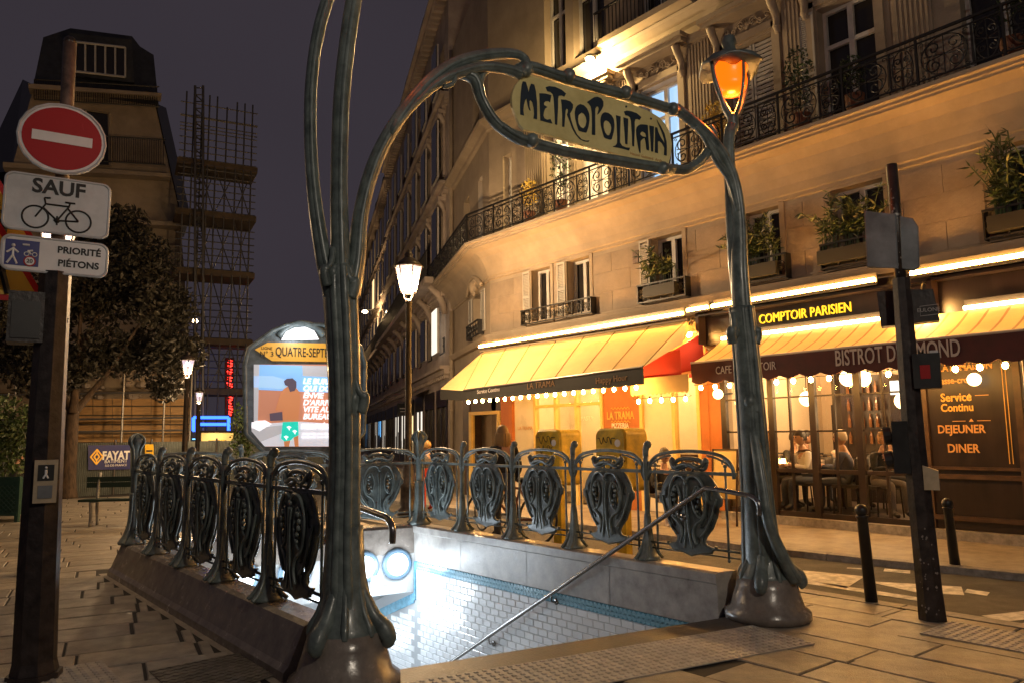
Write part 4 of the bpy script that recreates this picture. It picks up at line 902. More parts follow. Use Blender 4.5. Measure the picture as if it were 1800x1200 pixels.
# pizzeria awning (cream) with wrap at the corner
aw=thing('awning','cream pizzeria awning with black valance reading LA TRAMA','awning',(10,11.5,2.4))
T0,T1=(10.82,8.50,3.46),(10.82,14.5,3.46); B0,B1=np.array((9.6,8.49,2.57)),np.array((9.6,13.61,2.45)); B2=np.array((9.75,14.75,2.55)); T2=np.array((11.0,15.2,3.3))
m=MB(); N_=7
for i in range(N_):
    f=i/N_;g=(i+1)/N_; t0=np.array(T0)*(1-f)+np.array(T1)*f; t1=np.array(T0)*(1-g)+np.array(T1)*g; b0=B0*(1-f)+B1*f; b1=B0*(1-g)+B1*g; sag=np.array((0,0,-.03)); m.poly([t0,b0,(b0+b1)/2+sag*.3,b1,t1])
m.poly([T1,B1,B2,T2]); m.build('canopy','awning_cream',aw)
for i in range(N_+1):
    f=i/N_; m=MB(); m.tube([np.array(T0)*(1-f)+np.array(T1)*f+(0,0,.006),B0*(1-f)+B1*f+(0,0,.006)],.008,5); m.build('seam','awning_y2',aw)
m=MB(); m.poly([T0,(10.9,8.42,3.40),(9.72,7.75,2.9),B0]); m.build('side_flap','awning_cream',aw)
m=MB(); dz=np.array((0,0,-.28)); m.prism([B0,B1,B1+dz*.75,B0+dz],(.02,0,0)); m.prism([B1,B2,B2+dz*.85,B1+dz*.75],(.02,0,0)); m.build('valance','valance_black',aw)
vd=(B0-B1)/np.linalg.norm(B0-B1)
def onval(px,py): return onx(px,py,9.59)
text('LA TRAMA',.17,'gold_dim',aw,onval(950,676),vd,up,ext=.003); text('Happy Hour',.15,'gold_dim',aw,onval(1074,666),vd,up,ext=.003); text('Service Continu',.12,'pale_text',aw,onval(858,686),vd,up,ext=.003)
m=MB(); m.tube([B0+(0,0,.01),B1+(0,0,.01)],.022,8); m.build('front_bar','steel',aw)
for f in (.25,.75):
    m=MB(); p=B0*(1-f)+B1*f; m.tube([p,(10.3,p[1]+.3,2.75),(11.05,p[1],2.9)],.018,6); m.build('folding_arm','steel',aw)
def bulbs(label,P0,P1,n,sag,r=.032,power=0):
    t=thing('string_lights',label,'string lights',P0,'strings of bulbs'); P0,P1=np.array(P0),np.array(P1); m=MB(); m.tube([P0+(P1-P0)*k/24-np.array((0,0,sag*math.sin(math.pi*(k*n/24%1)))) for k in range(25)],.005,5); m.build('cable','black',t)
    bm=MB(); bm.ball((0,0,0),r,10,sz=1.25); me=mesh_of(bm,'bulb','bulb'); sm=MB(); sm.tube([(0,0,r),(0,0,r+.04)],.013,6); ms=mesh_of(sm,'socket','black')
    for i in range(n):
        p=P0+(P1-P0)*(i+.5)/n-np.array((0,0,.05)); o=add(me,'bulb',t,Vector(p)-t.location); add(ms,'socket',o)
    return t
bulbs('string of bulbs under the LA TRAMA valance',(9.63,8.55,2.30),(9.63,13.6,2.25),20,.01)
bulbs('short string of bulbs under the low pizzeria canvas',(9.9,7.75,2.08),(9.9,9.0,2.08),5,.01)
bulbs('string of bulbs under the scalloped BISTROT valance',(10.03,3.2,2.27),(10.03,7.8,2.25),17,.012)
# low canvas at the pizzeria side entrance and red side curtain
t=thing('low_canopy','low cream canvas with scalloped hem beside the red awning flap','canopy',(10,8.3,2.2)); m=MB(); n=14
for i in range(n): 
    a,b=9.05-i*1.25/n,9.05-(i+1)*1.25/n; m.prism([(9.9,a,2.42),(9.9,b,2.42),(9.9,b,2.15),(9.9,(a+b)/2,2.12),(9.9,a,2.15)],(.01,0,0))
m.poly([(9.9,9.05,2.42),(9.9,7.8,2.42),(11.0,7.8,2.62),(11.0,9.05,2.62)]); m.build('canvas','awning_cream',t)
t=thing('red_curtain','bright red canvas end flap between the two awnings','awning',(10,8,2.6)); m=MB(); m.prism([(9.98,8.28,2.78),(10.9,8.26,3.2),(10.95,8.26,2.42),(9.98,8.28,2.42)],(0,.02,0)); m.prism([(9.97,8.9,2.76),(9.97,8.0,2.84),(9.97,8.0,2.43),(9.97,8.9,2.43)],(.012,0,0)); m.build('canvas','red_canvas',t)
# bistro awning
ab=thing('awning','striped yellow bistro awning with dark red scalloped valance','awning',(10.3,5,2.5)); m=MB(); n=34; ya,yb=7.82,-.4; Z0,Z1=3.02,2.60; xo,xi=10.0,10.85
for i in range(n):
    a=ya+(yb-ya)*i/n; b=ya+(yb-ya)*(i+1)/n; d=(b-a)*.86
    for (u0,u1,mm) in ((a,a+d,0),(a+d,b,1)):
        m.cm=mm; k=4
        for j in range(k):
            f,g=j/k,(j+1)/k; sh=lambda t:.035*math.sin(math.pi*t); q=lambda y,t:(xi+(xo-xi)*t,y+.55*0,Z0+(Z1-Z0)*t-sh(t)); m.poly([q(u0,f),q(u1,f),q(u1,g),q(u0,g)])
m.build('canopy',['awning_y1','awning_y2'],ab)
m=MB(); n=26
for i in range(n):
    a,b=ya+(yb-ya)*i/n,ya+(yb-ya)*(i+1)/n; m.prism([(xo,a,2.59),(xo,b,2.59),(xo,b,2.30),(xo,(a+3*b)/4,2.265),(xo,(a+b)/2,2.25),(xo,(a*3+b)/4,2.265),(xo,a,2.30)],(.012,0,0))
m.build('valance','valance_red',ab)
m=MB(); m.poly([(xo,ya,2.59),(xi,ya,3.0),(xi,ya+.01,2.6)]); m.poly([(xo,ya,2.59),(xo,ya,2.30),(xi,ya,2.6)]); m.build('side_flap','valance_red',ab)
m=MB(); m.tube([(xo,ya,2.605),(xo,yb,2.605)],.017,8); m.build('front_bar','pale_text',ab)
vx=xo-.004
text('CAFE - COMPTOIR',.17,'pale_text',ab,onx(1309,647,vx),(0,-1,0),up,ext=.003,sx=.75); text("BISTROT D'EDMOND",.30,'pale_text',ab,onx(1571,622,vx),(0,-1,0),up,ext=.003,sx=.56,bold=.003)
# ================================================================ SHOPFRONTS
def bar(m,a,b,c,d,o0,o1): fbox(m,O1,U1,N1,a,b,c,d,o0,o1)
sf=thing('bistro_shopfront','dark timber glazed bistro front with diners behind the glass','shopfront',(11.05,6,.2))
m=MB(); bar(m,-3,8.05,0.0,.175,.0,.16); m.build('stone_plinth','kerbstone',sf)
for y in (8.0,7.09,6.37,5.65,4.80): m=MB(); bar(m,y-.05,y+.05,.18,2.9,-.03,.05); m.build('post','wood_dark',sf)
for y in (7.47,6.77,6.03,5.29): m=MB(); bar(m,y-.017,y+.017,.26,2.9,-.02,.025); m.build('mullion','wood_dark',sf)
for z,h in ((2.03,.012),(1.49,.014),(.88,.03),(.215,.04),(2.4,.02)): m=MB(); bar(m,4.85,7.95,z-h,z+h,-.02,.03); m.build('transom','wood_dark',sf)
for a,b in ((7.14,7.95),(6.42,7.04),(5.70,6.32),(4.85,5.60)): m=MB(); bar(m,a,b,.25,2.9,-.006,.0); m.build('pane','glass',sf)
# the timber panel with menu lettering
m=MB(); bar(m,3.52,4.74,.18,2.9,-.05,.04); m.build('panel','wood_dark',sf)
m=MB()
for q in ((3.52,3.6,.18,2.9),(4.66,4.74,.18,2.9),(3.6,4.66,.84,.90),(3.6,4.66,.96,1.0),(3.6,4.66,.30,.36)): bar(m,*q,.04,.075)
m.build('moulding','wood_brown',sf)
m=MB()
for y in (3.68,3.72): bar(m,y,y+.008,1.05,2.6,.042,.046)
m.build('gold_line','gold_text',sf)
px_=lambda a,b:onx(a,b,11.1-.046)
for s_t,sz,(a,b),mt in (('PLATS MAISON',.125,(1692,645),'gold_dull'),('Casse-croute',.12,(1682,668),'gold_dull'),('Service',.155,(1680,698),'gold_text'),('Continu',.145,(1682,716),'gold_text'),('DEJEUNER',.15,(1689,754),'gold_dull'),('DINER',.16,(1693,788),'gold_dull')): text(s_t,sz,mt,sf,px_(a,b),(0,-1,0),up,ext=.003,sx=.85,bold=.003)
m=MB()
for z in (1.93,1.60):
    for s in (-1,1): bar(m,4.13+s*.15-.08,4.13+s*.15+.08,z-.004,z+.004,.042,.046)
    m.prism([(11.1-.044,4.16,z-.01),(11.1-.044,4.10,z-.01),(11.1-.044,4.13,z+.03)],(.003,0,0))
m.build('ornament','gold_dull',sf)
p=px_(1720,667)+np.array((-.14,0,0)); t=thing('globe_lamp','white globe lamp mounted on the dark menu panel','lamp',p,'globe wall lamps'); m=MB(); m.ball(p,.085,14); m.build('globe','globe',t,True); m=MB(); m.tube([p,p+(.16,0,0)],.018,8); m.build('arm','iron',t)
p=onx(1262,692,10.7); t=thing('globe_lamp','lit white globe lamp beside the CAFE lettering','lamp',p,'globe wall lamps'); m=MB(); m.ball(p,.085,14); m.build('globe','globe',t,True); m=MB(); m.tube([p,p+(.4,0,.02)],.015,8); m.build('arm','iron',t)
m=MB(); bar(m,-3,3.5,.2,2.9,-.02,-.01); m.build('pane','glass',sf); m=MB()
for y in (3.1,2.0,.9): bar(m,y-.04,y+.04,.18,2.9,-.05,.04)
m.build('post','wood_dark',sf)
# left narrow dark window of the bistro (behind the globe)
m=MB(); bar(m,8.05,8.30,.18,2.9,-.05,.04); m.build('post','shop_orange',sf)
# bistro room
rm=thing('bistro_room','white tiled bistro interior with wall lamps and shelves','room',(13,5.5,.2))
m=MB(); m.poly([(14.6,-3,.2),(14.6,8.2,.2),(14.6,8.2,3.3),(14.6,-3,3.3)]); m.poly([(11.12,8.2,.2),(14.6,8.2,.2),(14.6,8.2,3.3),(11.12,8.2,3.3)]); m.poly([(11.12,3.5,.2),(14.6,3.5,.2),(14.6,3.5,3.3),(11.12,3.5,3.3)]); m.build('tiled_wall','brick_room',rm)
tl=MB(); z=.3; k=0
while z<2.9:
    y=3.6+(.15 if k%2 else 0)
    while y<8.1: tl.box(14.585,14.6,y,min(8.15,y+.285),z,z+.135); y+=.3
    z+=.15; k+=1
tag(tl.build('wall_tile','brick_room',rm),kind='stuff')
m=MB(); m.box(11.15,14.6,-3,8.2,.12,.2); m.build('room_floor','floor_room',rm); m=MB(); m.box(11.15,14.6,-3,8.2,2.98,3.1); m.build('room_ceiling','brick_room',rm)
m=MB(); m.box(13.9,14.5,6.5,7.5,.2,2.5); sh=m.build('bottle_shelf','wood_dark',rm)
for i in range(4):
    for j in range(7): m=MB(); m.lathe([(.03,0),(.03,.14),(.012,.19),(.012,.24)],(13.86,6.6+j*.13,1.25+i*.3),8); m.build('bottle','bottle',sh)
for y,z0,z1 in ((7.75,1.0,2.0),(6.05,.9,1.9),(5.2,1.3,2.0)): m=MB(); m.box(14.5,14.57,y-.2,y+.2,z0,z1); m.build('picture_frame','wood_dark',rm)
for y in (6.9,5.0): m=MB(); m.box(12.8,12.95,y-.07,y+.07,.2,2.98); m.build('room_post','wood_dark',rm)
text('C',.6,'wood_dark',rm,(14.57,5.9,1.95),(0,-1,0),up,shear=.3); 
def pend(px,py,x,lab):
    p=onx(px,py,x); t=thing('pendant_globe',lab,'lamp',p,'pendant globes in the bistro'); m=MB(); m.ball(p,.13,14); m.build('globe','globe',t,True); m=MB(); m.tube([p+(0,0,.12),(p[0],p[1],2.98)],.008,5); m.build('cord','black',t); light('glow',p-np.array((0,0,.22)),16,(1,.62,.28),.13,t)
pend(1418,700,12.6,'low hanging bistro globe beside the bottle shelf'); pend(1490,664,12.0,'bistro globe just under the BISTROT lettering'); pend(1517,665,12.6,'bistro globe left of the mast, higher one'); pend(1587,704,12.6,'bistro globe half hidden by the mast')
m=MB(); pth_=onx(1585,680,13.5); m.box(13.5,13.55,pth_[1]-.2,pth_[1]+.2,pth_[2]-.12,pth_[2]+.12); m.build('screen','lit_blue',rm)
for y in (7.5,6.4,5.4,4.4): light('room_light',(12.9,y,2.7),75,(1,.62,.28),.15,rm)
# pizzeria front
pz=thing('pizzeria_shopfront','yellow framed pizzeria front with orange panel and tiled walls','shopfront',(11.05,11.5,.05))
def part(name,mat,a,b,c,d,o0,o1): m=MB(); bar(m,a,b,c,d,o0,o1); return m.build(name,mat,pz)
part('orange_column','shop_orange',13.74,14.16,.05,2.95,-.05,.06); part('tiled_panel','shop_tile',12.98,13.72,.05,2.95,-.05,.0); 
for y in (12.96,12.28,11.64,10.90,9.86,9.08,8.52): part('frame_post','shop_cream',y-.035,y+.035,.05,2.95,-.06,.06)
for z in (.75,2.1): part('frame_rail','shop_cream',10.94,12.92,z-.03,z+.03,-.05,.05)
for a,b in ((12.31,12.93),(11.67,12.25),(10.94,11.60)): part('pane','glass',a,b,.1,2.9,-.01,.0)
part('orange_panel','shop_orange',9.90,10.86,.05,2.95,-.05,.03); part('tiled_panel','shop_tile',9.11,9.82,.05,2.95,-.05,.0); part('pane','glass',8.56,9.04,.2,2.4,-.01,.0); part('orange_column','shop_orange',8.30,8.48,.05,2.95,-.05,.05)
text('LA TRAMA',.21,'gold_text',pz,onx(1090,730,11.06),(0,-1,0),up,ext=.004,sx=.72,bold=.004); text('PIZZERIA',.14,'white_text',pz,onx(1090,748,11.06),(0,-1,0),up,ext=.004,sx=.8,bold=.003)
m=MB()
for zz in (1.98,1.72): m.tube([(11.06,10.64-k*.012,zz+.018*math.sin(k*.9)) for k in range(42)],.007,5)
m.build('wave_line','gold_text',pz)
text('LA TRAMA',.11,'gold_dull',pz,onx(923,752,11.09),(0,-1,0),up,ext=.002); text('PASTA',.12,'white_text',pz,onx(1032,735,11.09),(0,-1,0),up,ext=.002)
# door standing past the corner
for y0,y1 in ((14.22,14.32),(15.36,15.46)): part('door_post','shop_cream',y0,y1,.05,2.06,-.06,.05)
part('door_rail','shop_cream',14.32,15.36,1.98,2.06,-.05,.05); part('pane','glass',14.32,15.36,.1,1.98,-.01,0); part('door_side','wood_brown',15.46,15.75,.05,2.9,-.35,.02); part('door_head','wood_brown',14.2,15.5,2.06,2.95,-.35,.0)
m=MB(); m.poly([(13.5,8.4,.06),(13.5,14.5,.06),(13.5,14.5,3),(13.5,8.4,3)]); m.poly([(11.15,8.36,.05),(13.5,8.36,.05),(13.5,8.36,3),(11.15,8.36,3)]); m.poly([(11.2,14.45,.06),(13.5,14.45,.06),(13.5,14.45,3),(11.2,14.45,3)]); m.build('room_wall','shop_tile',pz); m=MB(); m.box(11.15,13.5,8.35,14.5,.0,.06); m.build('room_floor','floor_room',pz)
m=MB(); m.box(12.6,13.0,8.7,11.8,.06,1.05); m.build('counter','wood_brown',pz)
for y in (9.0,11.2,13.2): light('room_light',(12.2,y,2.6),120,(1,.55,.18),.15,pz)
m=MB(); m.ball((12.0,8.8,2.2),.18,12,sz=.7); m.build('ceiling_lamp','globe',pz,True)
# ================================================================ SIDE STREET BUILDINGS
def at(px,py,depth): d=ray(px,py); return CAM+d*depth/(d@_f)
def street_building(label,s0,s1,off,top,bay,ww,mat,lit={},balc=True,shop='dark'):
    org=C2+D2*s0+N2*off; L=s1-s0; t=thing('street_building',label,'building',org,'buildings along the side street')
    n=int(L/bay); W=[((i+.5)*L/n-ww/2,(i+.5)*L/n+ww/2) for i in range(n)]; rows=[(4.05,5.45),(6.55,8.7),(9.7,11.6),(12.6,14.2)]
    rows=[r for r in rows if r[1]<top-.5]; sh=[(i*L/n+.25,(i+1)*L/n-.25,.35,2.95) for i in range(n)]
    m=MB(); wall_holes(m,org,D2,N2,L,0,top,[(a,b,c,d) for a,b in W for c,d in rows]+sh,.28); m.build('wall',mat,t)
    m=MB(); p0=org+D2*L; q0=org; m.poly([q0+(0,0,top)-N2*0,p0+(0,0,top),p0-N2*8+(0,0,top),q0-N2*8+(0,0,top)]); m.poly([q0,q0-N2*8,q0-N2*8+(0,0,top),q0+(0,0,top)]); m.poly([p0,p0+(0,0,top),p0-N2*8+(0,0,top),p0-N2*8]); m.build('side_wall',mat,t)
    FM={}
    def win_mesh(c,d):
        k=(c,d)
        if k not in FM:
            f=MB(); I=(np.zeros(3),np.array((1.,0,0)),np.array((0,-1.,0))); fw=.06
            for q in ((0,fw,c,d),(ww-fw,ww,c,d),(fw,ww-fw,c,c+fw),(fw,ww-fw,d-fw,d),(ww/2-fw*.7,ww/2+fw*.7,c+fw,d-fw)): fbox(f,*I,*q,-.24,-.18)
            fr_=mesh_of(f,'window','win_frame',False); g={}
            for pm in ('win_dark','lit_warm','lit_white'): f=MB(); fbox(f,*I,.01,ww-.01,c+.01,d-.01,-.27,-.25); g[pm]=mesh_of(f,'pane',pm,False)
            f=MB(); fbox(f,*I,-.05,ww+.05,c+.02,c+.05,.0,.14); fbox(f,*I,-.05,ww+.05,c+.55,c+.585,.09,.13)
            for j in range(9): x=-.03+j*(ww+.05)/8; fbox(f,*I,x,x+.02,c+.05,c+.55,.10,.12)
            for sx in range(4): spiral(f,np.array((ww*(sx+.5)/4,-.11,c+.3)),np.array((1.,0,0)),ww*.1,8,1,0,.012,10)
            FM[k]=(fr_,g,mesh_of(f,'guard_rail','iron',False))
        return FM[k]
    rz=math.atan2(D2[1],D2[0])
    for ri,(c,d) in enumerate(rows):
        fr_,g,gr=win_mesh(c,d)
        for i,(a,b) in enumerate(W):
            o=add(fr_,'window',t,tuple(D2*a),rz); add(g[lit.get((ri,i),'win_dark')],'pane',o)
            if not (balc and ri==1): add(gr,'guard_rail',o)
            if ri in (1,2):
                m=MB(); fbox(m,org,D2,N2,a-.22,b+.22,d+.16,d+.30,0,.24); fbox(m,org,D2,N2,a-.14,a-.02,c,d+.16,0,.07); fbox(m,org,D2,N2,b+.02,b+.14,c,d+.16,0,.07); m.build('window_surround',mat,t)
                m=MB()
                for x in (a-.14,b+.14):
                    P_=[org+D2*x+N2*o_+np.array((0,0,z)) for o_,z in ((.04,d-.15),(.08,d-.02),(.14,d+.08),(.2,d+.16))]; m.tube(P_,[.06,.08,.09,.10],8)
                tag(m.build('bracket',mat,t,True),kind='stuff')
    for z,o_ in ((3.35,.16),(5.85,.25),(9.1,.16),(12.0,.14),(top-.45,.35)):
        m=MB(); fbox(m,org,D2,N2,0,L,z,z+.14,0,o_); fbox(m,org,D2,N2,0,L,z+.14,z+.24,0,o_+.14)
        k=.15
        while k<L: fbox(m,org,D2,N2,k,k+.14,z-.12,z,0,o_*.9); k+=.38
        m.build('cornice',mat,t)
    if balc:
        m=MB(); fbox(m,org,D2,N2,0,L,6.09,6.27,0,.75); m.build('balcony_slab',mat,t); m=MB(); fbox(m,org,D2,N2,0,L,7.06,7.10,.68,.72); fbox(m,org,D2,N2,0,L,6.34,6.36,.69,.71)
        k=.05
        while k<L: fbox(m,org,D2,N2,k,k+.02,6.27,7.06,.69,.71); k+=.14
        m.build('balcony_railing','iron',t)
        m=MB(); k=.4
        while k<L:
            P_=[org+D2*k+N2*o_+np.array((0,0,z)) for o_,z in ((.06,5.2),(.12,5.5),(.25,5.8),(.55,6.05))]; m.tube(P_,[.09,.11,.12,.10],8); k+=L/n
        tag(m.build('console',mat,t,True),kind='stuff')
    m=MB(); a=org+(0,0,top); b=a+D2*L; m.poly([a+N2*.2,b+N2*.2,b-N2*1.1+(0,0,2.6),a-N2*1.1+(0,0,2.6)]); m.poly([a-N2*1.1+(0,0,2.6),b-N2*1.1+(0,0,2.6),b-N2*5+(0,0,3.4),a-N2*5+(0,0,3.4)]); m.poly([a+N2*.2,a-N2*1.1+(0,0,2.6),a-N2*5+(0,0,3.4),a-N2*5]); rf=m.build('roof','slate',t)
    for i in range(0,n,2):
        m=MB(); fbox(m,org,D2,N2,W[i][0],W[i][1],top+.3,top+2.0,-1.2,-.05); m.build('dormer','slate',rf)
    for k in (.2,.75): m=MB(); fbox(m,org,D2,N2,L*k,L*k+.9,top+2.2,top+4.2,-2.4,-1.6); m.build('chimney','terracotta',rf)
    for i,(a,b,c,d) in enumerate(sh):
        kind=shop[i%len(shop)] if isinstance(shop,(list,tuple)) else shop
        f=MB()
        for x0,x1,z0,z1 in ((a,a+.1,c,d),(b-.1,b,c,d),(a,b,d-.55,d),(a,b,c,c+.35),((a+b)/2-.04,(a+b)/2+.04,c,d)): fbox(f,org,D2,N2,x0,x1,z0,z1,-.05,.03)
        o=f.build('shopfront','wood_dark',t); f=MB(); fbox(f,org,D2,N2,a+.02,b-.02,c+.02,d-.02,-.09,-.04); f.build('shop_pane',{'lit':'lit_white','warm':'lit_warm','dark':'win_dark','blue':'neon_cyan'}[kind],o)
        if kind!='dark':
            f=MB()
            for k in range(7): x=a+.15+(b-a-.3)*random.random(); h=random.uniform(.2,1.0); fbox(f,org,D2,N2,x,x+random.uniform(.1,.3),c+.36,c+.36+h,-.038,-.030)
            tag(f.build('goods','leather',o),kind='stuff')
    return t
street_building('grey stone building with long balcony next to the corner building',4.95,23.0,.12,16.0,2.4,1.0,'limestone_far',{(0,0):'lit_white',(1,0):'win_dark'},True,['dark','dark','lit','warm','lit','lit','dark'])
street_building('second stone building down the side street behind the lamp post',23.0,47.0,.0,15.6,2.6,1.0,'limestone_far',{(2,3):'lit_warm'},True,['dark','lit','blue','lit'])
street_building('farthest stone building at the end of the side street',47.0,84.0,.35,14.8,3.0,1.1,'limestone_far',{},True,['lit','dark','blue'])
# shop awning, hanging sign and bracket lamp in the side street
p=np.array(F2(13.2,2.55,.45)); t=thing('hanging_sign','small black shop sign hanging out over the side street','sign',p); m=MB(); m.obox(p,N2*.32,D2*.03,(0,0,.25)); m.build('board','black',t); m=MB(); m.tube([p+N2*-.4+(0,0,.3),p+N2*.35+(0,0,.3)],.015,6); m.build('bracket','iron',t)
m=MB(); m.obox(p-D2*.035+(0,0,.04),N2*.22,D2*.003,(0,0,.02)); m.obox(p-D2*.035-(0,0,.08),N2*.20,D2*.003,(0,0,.015)); m.build('lettering','pale_text',t)
p=np.array(F2(9.6,2.9,0)); t=thing('shop_blind','rolled brown shop blind in the side street','awning',p); m=MB(); a,b=np.array(F2(8.9,3.1,.15)),np.array(F2(12.2,3.1,.15)); m.prism([a,b,b+N2*.9-(0,0,.35),a+N2*.9-(0,0,.35)],(0,0,.03)); m.build('canvas','mast_brown',t)
p=np.array(on2(669,547)[0]); s_,z_=on2(669,547); p=np.array(F2(s_*.93,z_-.4,1.1)); t=thing('bracket_lamp','small glowing bracket lamp above the side street balcony','lamp',p); m=MB(); m.ball(p,.17,10,sz=.5); m.build('bulb','lamp_core_far',t); m=MB(); m.tube([p+(0,0,.1),p-N2*1.1+(0,0,.2)],.03,6); m.build('arm','iron',t); light('glow',p-np.array((0,0,.4)),400,(1,.62,.28),.15,t)
# far end of the street
t=thing('far_building','low dark rooftops closing the end of the street','building',at(500,770,95)); c=at(500,700,95); m=MB(); rr=np.array(_r0); ff=np.array((_f[0],_f[1],0))
for (x0,x1,h) in ((425,470,5.2),(470,520,8.3),(520,560,7.2),(560,640,10.5)):
    a=at(x0,770,95);b=at(x1,770,95); a[2]=b[2]=0; m.prism([a,b,b+(0,0,h),a+(0,0,h)],ff*8)
m.build('wall','limestone_far',t)
for (x,h) in ((478,8.3),(500,8.3),(545,7.2),(585,10.5),(610,10.5)): m=MB(); a=at(x,770,95); a[2]=h; m.obox(a+ff*1.5+(0,0,.6),rr*.9,ff*.4,(0,0,.7)); m.build('chimney','terracotta',t)
# ================================================================ LAMP POSTS
def street_lamp(label,base,h,power,core='lamp_core',tint=(1,.66,.34),k=1.):
    b=np.array((base[0],base[1],0.)); t=thing('street_lamp',label,'street lamp',b,'lantern lamp posts'); L0=h
    m=MB(); m.lathe([(.20,0),(.20,.10),(.15,.16),(.14,.5),(.16,.55),(.11,.62),(.10,.9),(.075,1.0),(.065,1.1),(.055,h-.75*k),(.07,h-.74*k),(.07,h-.68*k),(.05,h-.66*k)],b,14); m.build('post','mast',t,True)
    m=MB(); n=6
    for q in range(4): a=q*math.pi/2+.5; m.tube(smoothed([b+(0,0,h-.68*k),b+np.array((.09*k*math.cos(a),.09*k*math.sin(a),h-.63*k)),b+np.array((.12*k*math.cos(a),.12*k*math.sin(a),h-.52*k))],3),.012,5)
    r0,r1,z0,z1=.145*k,.27*k,h-.52*k,h
    ring=lambda r,z:[b+np.array((r*math.cos(2*math.pi*q/n+.3),r*math.sin(2*math.pi*q/n+.3),z)) for q in range(n)]
    a0,a1=ring(r0,z0),ring(r1,z1)
    for q in range(n): m.tube([a0[q],a1[q]],.012,5); m.tube([a0[q],a0[(q+1)%n]],.012,5); m.tube([a1[q],a1[(q+1)%n]],.014,5)
    m.build('lantern_frame','mast',t)
    m=MB(); i0,i1=ring(r0-.008,z0),ring(r1-.008,z1-.01)
    for q in range(n): m.poly([i0[q],i0[(q+1)%n],i1[(q+1)%n],i1[q]])
    m.build('lantern_glass','lantern_glass',t)
    m=MB(); m.lathe([(r1+.02,0),(r1*.85,.07),(.12*k,.16*k),(.07*k,.2*k),(.09*k,.24*k),(.05*k,.30*k),(.0,.36*k)],(b[0],b[1],h),12); m.build('cap','mast',t,True)
    m=MB(); m.ball(b+(0,0,h-.14*k),.08*k,10); m.build('bulb',core,t,True); light('glow',b+np.array((0,0,h-.30)),power,tint,.12,t); return t
street_lamp('lit lantern lamp post behind the far balustrade corner',onz(717,905),4.80,2000)
p=at(330,645,18); street_lamp('lit lantern lamp post left of the map board, nearer one',p,p[2]+.17,480,'lamp_core',k=.62)
p=at(350,697,22); street_lamp('lit lantern lamp post left of the map board, distant one',p,p[2]+.13,320,'lamp_core',k=.48)
p=onz(66,1006); street_lamp('lamp post with heavy foot hidden behind the no entry signs',p,4.27,230)
street_lamp('lamp post standing beside the photographer, outside the picture',(1.6,-2.9),5.2,1000,'lamp_core',(1,.86,.68))
# a far round street light
p=at(343,565,40); t=thing('hanging_street_light','small round street light in front of the scaffolding','lamp',p); m=MB(); m.ball(p,.14,10); m.build('globe','lamp_core_far',t); m=MB(); m.tube([p,p+rr*-1.5+(0,0,.6)],.03,6); m.build('arm','iron',t)
# ================================================================ MAP BOARD
def MP(px,py,off=0.): return onplane(px,py,np.array((5.571,9.10,0))+BN*off,BN)
mbp=thing('map_board','lit advertising map board with QUATRE-SEPTEMBRE name plate','map board',MP(536,900)*np.array((1,1,0)))
mir=lambda P_:[(x,y) for x,y in P_]+[(1072-x,y+ (1072-2*x)*-.012) for x,y in P_[::-1]]
outer=mir([(470,800),(432,762),(430,640),(437,612),(480,582),(505,572)]); m=MB(); pts=[MP(x,y,0) for x,y in outer]; m.prism(pts,-BN*.14); m.build('case','patina_dark',mbp)
m=MB(); m.tube([MP(x,y,.02) for x,y in outer],.028,8,closed=True); m.build('frame','patina',mbp,True)
for px in (455,617):
    a=MP(px,800); m=MB(); m.tube([(a[0],a[1],.33),(a[0],a[1],a[2]+.05)],.05,10); m.build('leg','patina',mbp,True)
m=MB(); m.tube(smoothed([MP(x,y,.0) for x,y in ((490,592),(505,577),(530,570),(556,577),(570,590))],5),.05,8); m.build('lamp_hood','patina',mbp,True)
m=MB(); m.prism([MP(x,y,.02) for x,y in ((494,598),(502,584),(516,577),(536,575),(552,582),(560,597))],BN*.02); m.build('lamp_glass','poster_white',mbp); light('glow',MP(530,585,.35),6,(.8,.9,1),.1,mbp)
m=MB(); m.prism([MP(x,y,.015) for x,y in ((448,614),(470,602),(600,604),(624,616),(600,636),(478,634))][::-1],BN*.012); m.build('name_plate','plate_orange',mbp)
u_=MP(560,620)-MP(500,618); text('QUATRE-SEPTEMBRE',.165,'black',mbp,MP(548,620,.034),u_,up,ext=.002,sx=.60,bold=.001); text('LIGNE',.05,'black',mbp,MP(469,612,.034),u_,up,ext=.002); text('N° 3',.09,'black',mbp,MP(469,622,.034),u_,up,ext=.002)
def pp(name,mat,P_,off,mb_=mbp,d=.003): m=MB(); m.prism([MP(x,y,off) for x,y in P_],BN*d); return m.build(name,mat,mb_)
pw=pp('poster','poster_land',((446,640),(446,760),(466,784),(625,784),(630,640)),.012)
Q=lambda x,y:(420+x/5,560+y/5)
def pq(name,mat,P_,off): return pp(name,mat,[Q(*p) for p in P_],off,pw)
pq('poster_sky','poster_sky',((130,400),(130,620),(620,640),(1040,650),(1040,420)),.017); pq('poster_cloud','poster_sky2',((130,500),(130,600),(500,620),(500,560),(300,500)),.021)
pq('poster_curtain','poster_curt',((555,410),(560,500),(1040,520),(1040,415)),.0205); pq('poster_curtain','poster_curt',((130,400),(130,900),(165,900),(180,400)),.021)
pq('poster_desk','poster_desk',((110,905),(110,985),(225,1118),(1000,1118),(1000,930),(530,900),(270,915)),.019); pq('poster_desk','poster_curt',((110,960),(110,985),(190,1080),(390,1000),(390,930)),.0225)
pq('poster_book','poster_white',((115,910),(150,895),(230,890),(285,920),(180,985),(110,950)),.0255)
pq('poster_screen','poster_hair',((270,830),(380,815),(385,890),(275,895)),.023)
